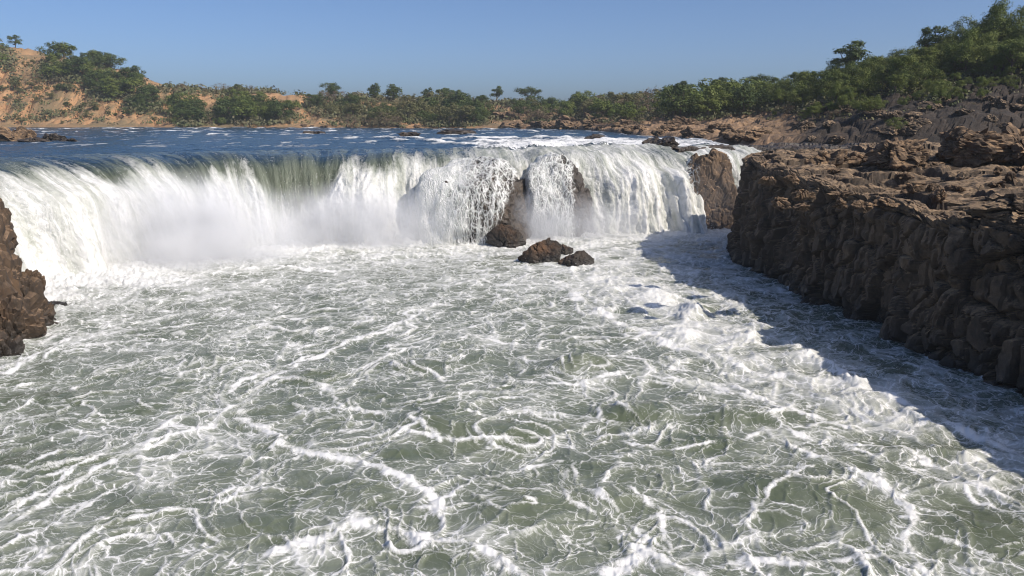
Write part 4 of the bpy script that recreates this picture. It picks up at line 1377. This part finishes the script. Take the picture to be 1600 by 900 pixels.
def top_rock(px, py, size, seed, label, group=None, **k):
    # on the plateau of the right cliff
    yy = np.arange(44, 100, 0.25)
    q = np.array([at_y(px, py, y_) for y_ in yy])
    gz = right_top(q[:, 0], q[:, 1])
    hit = np.nonzero(q[:, 2] <= gz)[0]
    k_ = hit[0] if len(hit) else len(yy) - 1
    p = np.array([q[k_, 0], q[k_, 1], gz[k_]])
    me = rock_mesh("boulder", seed, size, M_CLIFF if k.pop('dark', False) else M_SHORE, sub=5, block=k.pop('block', 1.2), rough=0.05, **k)
    o = link("boulder", me, None, (p[0], p[1], p[2] + 0.25 * size[2]))
    o.rotation_euler = (0, 0, R.uniform(-0.5, 0.5))
    tag(o, label, "boulder", group)
    return o


top_rock(1408, 262, (3.0, 2.2, 1.6), 301, "large tan topped boulder on the cliff top")
top_rock(1520, 250, (4.2, 2.4, 1.9), 302, "long tan slab standing at the back of the cliff top")
top_rock(1592, 252, (2.6, 2.2, 2.0), 303, "tan block at the right edge behind the cliff top")
top_rock(1585, 380, (2.6, 2.0, 1.0), 304, "flat topped block on the near cliff edge at right", dark=True)
top_rock(1290, 252, (1.6, 1.2, 0.8), 305, "brown boulder at the back of the cliff top left part")
top_rock(1340, 256, (1.4, 1.1, 0.8), 306, "brown boulder left of the large tan topped one")
bs = [top_rock(R.uniform(1190, 1600), R.uniform(250, 330), (R.uniform(0.4, 0.9), R.uniform(0.4, 0.8), R.uniform(0.25, 0.5)), 320 + i, "stone", block=0.5) for i in range(26)]
rank_labels(bs, "small loose stone", "the cliff top", "loose stones")


# ------------------------------------------------------------------ undergrowth between the trees
def build_scrub():
    r = np.random.RandomState(12)
    pts = []
    for (cx, cyy, sx, sy, n, kinds, hr, what, where, shrub) in GROVES:
        m = int(n * (20 if not shrub else 2))
        for _ in range(m):
            a = r.uniform(0, 6.283); rr = math.sqrt(r.rand()) * 1.12
            pts.append(hit_hill(cx + sx * rr * math.cos(a), cyy + sy * rr * math.sin(a)))
    for _ in range(5200):            # scattered scrub gathers in patches
        p = hit_hill(r.uniform(0, 1000), r.uniform(110, 196))
        if float(fbm2(np.array([p[0] / 22.0]), np.array([p[1] / 22.0]), 3)[0]) > 0.20:
            pts.append(p)
    P0 = np.array(pts)
    k = 16
    n = len(P0)
    s = np.clip(P0[:, 1] / 400, 0.35, 1.0) * r.uniform(0.5, 1.9, n)
    d = r.randn(n, k, 3) * [1.0, 1.0, 0.55]
    d[..., 2] = np.abs(d[..., 2])
    P = (P0[:, None, :] + d * s[:, None, None] * 1.2).reshape(-1, 3)
    N = (d / (np.linalg.norm(d, axis=2)[..., None] + 1e-6) + 0.5 * r.randn(n, k, 3)).reshape(-1, 3)
    N /= np.linalg.norm(N, axis=1)[:, None]
    A = np.cross(N, r.randn(len(N), 3)); A /= np.linalg.norm(A, axis=1)[:, None]; B = np.cross(N, A)
    sz = (0.42 * np.repeat(s, k) * r.uniform(0.6, 1.4, n * k))[:, None]
    V = np.stack([P - A * sz, P - B * sz * 0.6, P + A * sz, P + B * sz * 0.6], 1).reshape(-1, 3)
    F = np.arange(len(V)).reshape(-1, 4)
    b = NT("scrub_leaf")
    n1 = b.noise(b.n("NewGeometry").outputs['Position'], 0.12, 3, 0.6)
    c = b.mix(b.rng(n1, 0.35, 0.65), (0.085, 0.105, 0.034), (0.140, 0.120, 0.066))
    m = b.done(pbsdf(b, Base_Color=c, Roughness=0.8))
    tag(link("undergrowth", mesh_np("undergrowth", V, F, m, False)), "low scrub and dry grass covering the hills between the trees", "undergrowth", kind="stuff")


build_scrub()

# ------------------------------------------------------------------ spray and mist
def build_mist(name, c, r, dens, seed, label):
    V, F = ICO[3]
    b = NT("mist_air")
    oc = b.n("TexCoord").outputs['Object']
    rr = b.vmath('LENGTH', oc)
    ln = b.n("VectorMath", operation='LENGTH'); b.set(ln.inputs[0], oc)
    fall = b.math('POWER', b.rng(ln.outputs['Value'], 0.0, 0.98, 1, 0), 1.4)
    wp = b.n("NewGeometry").outputs['Position']
    n = b.noise(b.vmath('ADD', wp, (seed, 0, 0)), 0.30, 4, 0.6)
    den = b.math('MULTIPLY', b.math('MULTIPLY', fall, dens), b.rng(n, 0.32, 0.66, 0.25, 1.4))
    vol = b.n("VolumePrincipled", {'Color': (0.97, 0.98, 1.0), 'Density': den, 'Anisotropy': -0.45})
    m = b.done(None, vol.outputs[0])
    m.cycles.volume_step_rate = 1.0
    me = mesh_np(name, V, F, m)
    o = link(name, me, None, c)
    o.scale = r
    tag(o, label, "mist", kind="stuff")


build_mist("mist", (-32, 78, 2.4), (14, 8, 7.5), 0.75, 3, "thick white mist at the foot of the left falls")
build_mist("mist", (-18, 88, 2.2), (14, 5.5, 5.8), 0.75, 11, "white mist under the middle falls")
build_mist("mist", (4, 94, 1.6), (16, 5.5, 4.6), 0.55, 23, "low mist at the foot of the right falls")
build_mist("mist", (24, 100, 4.0), (7, 7, 6), 0.05, 31, "thin blue mist in the gap beside the right cliff")


def build_spray():
    r = np.random.RandomState(3)
    n = 20000
    ii = r.randint(60, NL - 40, n)
    thr = np.interp(LPX[ii], TXK, THROW)
    q = r.rand(n) ** 0.6
    u = thr * (0.35 + 0.75 * q) + r.randn(n) * 0.5 + 0.4
    z = ZR - 0.8 - 10.3 * np.clip(u / thr, 0, 1.0) ** 1.9 + np.abs(r.randn(n)) * (0.3 + 1.3 * q)
    P = np.stack([LP[ii, 0] + NRM[ii, 0] * u, LP[ii, 1] + NRM[ii, 1] * u, np.maximum(z, 0.1)], 1)
    s = r.uniform(0.02, 0.07, n)
    Q = POOL_PTS + r.randn(len(POOL_PTS), 3) * [0.10, 0.10, 0.0]
    Q[:, 2] += np.abs(r.randn(len(Q))) ** 1.5 * 0.10 * (1 + Q[:, 1] / 60)
    P = np.concatenate([P, Q]); s = np.concatenate([s, r.uniform(0.006, 0.02, len(Q)) * (0.6 + Q[:, 1] / 45)])[:, None, None]
    n = len(P)
    T = r.randn(n, 4, 3); T /= np.linalg.norm(T, axis=2)[..., None]
    V = (P[:, None, :] + T * s).reshape(-1, 3)
    b4 = np.arange(n)[:, None] * 4
    F = np.stack([b4 + [0, 1, 2], b4 + [0, 2, 3], b4 + [0, 3, 1], b4 + [1, 3, 2]], 1).reshape(-1, 3)
    b = NT("spray_drops")
    m = b.done(pbsdf(b, Base_Color=(0.85, 0.86, 0.86), Roughness=0.5))
    tag(link("spray", mesh_np("spray", V, F, m, False)), "flying white water drops in front of the falls", "spray", kind="stuff")


build_spray()

# ------------------------------------------------------------------ haze
def build_haze():
    x0, x1, y0, y1, z0, z1 = -1000, 1000, -40, 800, -3, 72
    V = np.array([(x, y, z) for z in (z0, z1) for y in (y0, y1) for x in (x0, x1)], float)
    F = np.array([(0, 2, 3, 1), (4, 5, 7, 6), (0, 1, 5, 4), (2, 6, 7, 3), (0, 4, 6, 2), (1, 3, 7, 5)])
    b = NT("haze_air")
    v = b.n("VolumePrincipled", {'Color': (0.80, 0.90, 1.0), 'Density': 0.00016})
    m = b.done(None, v.outputs[0])
    tag(link("haze", mesh_np("haze", V, F, m, False)), "faint blue haze in the air", "haze", kind="stuff")


build_haze()
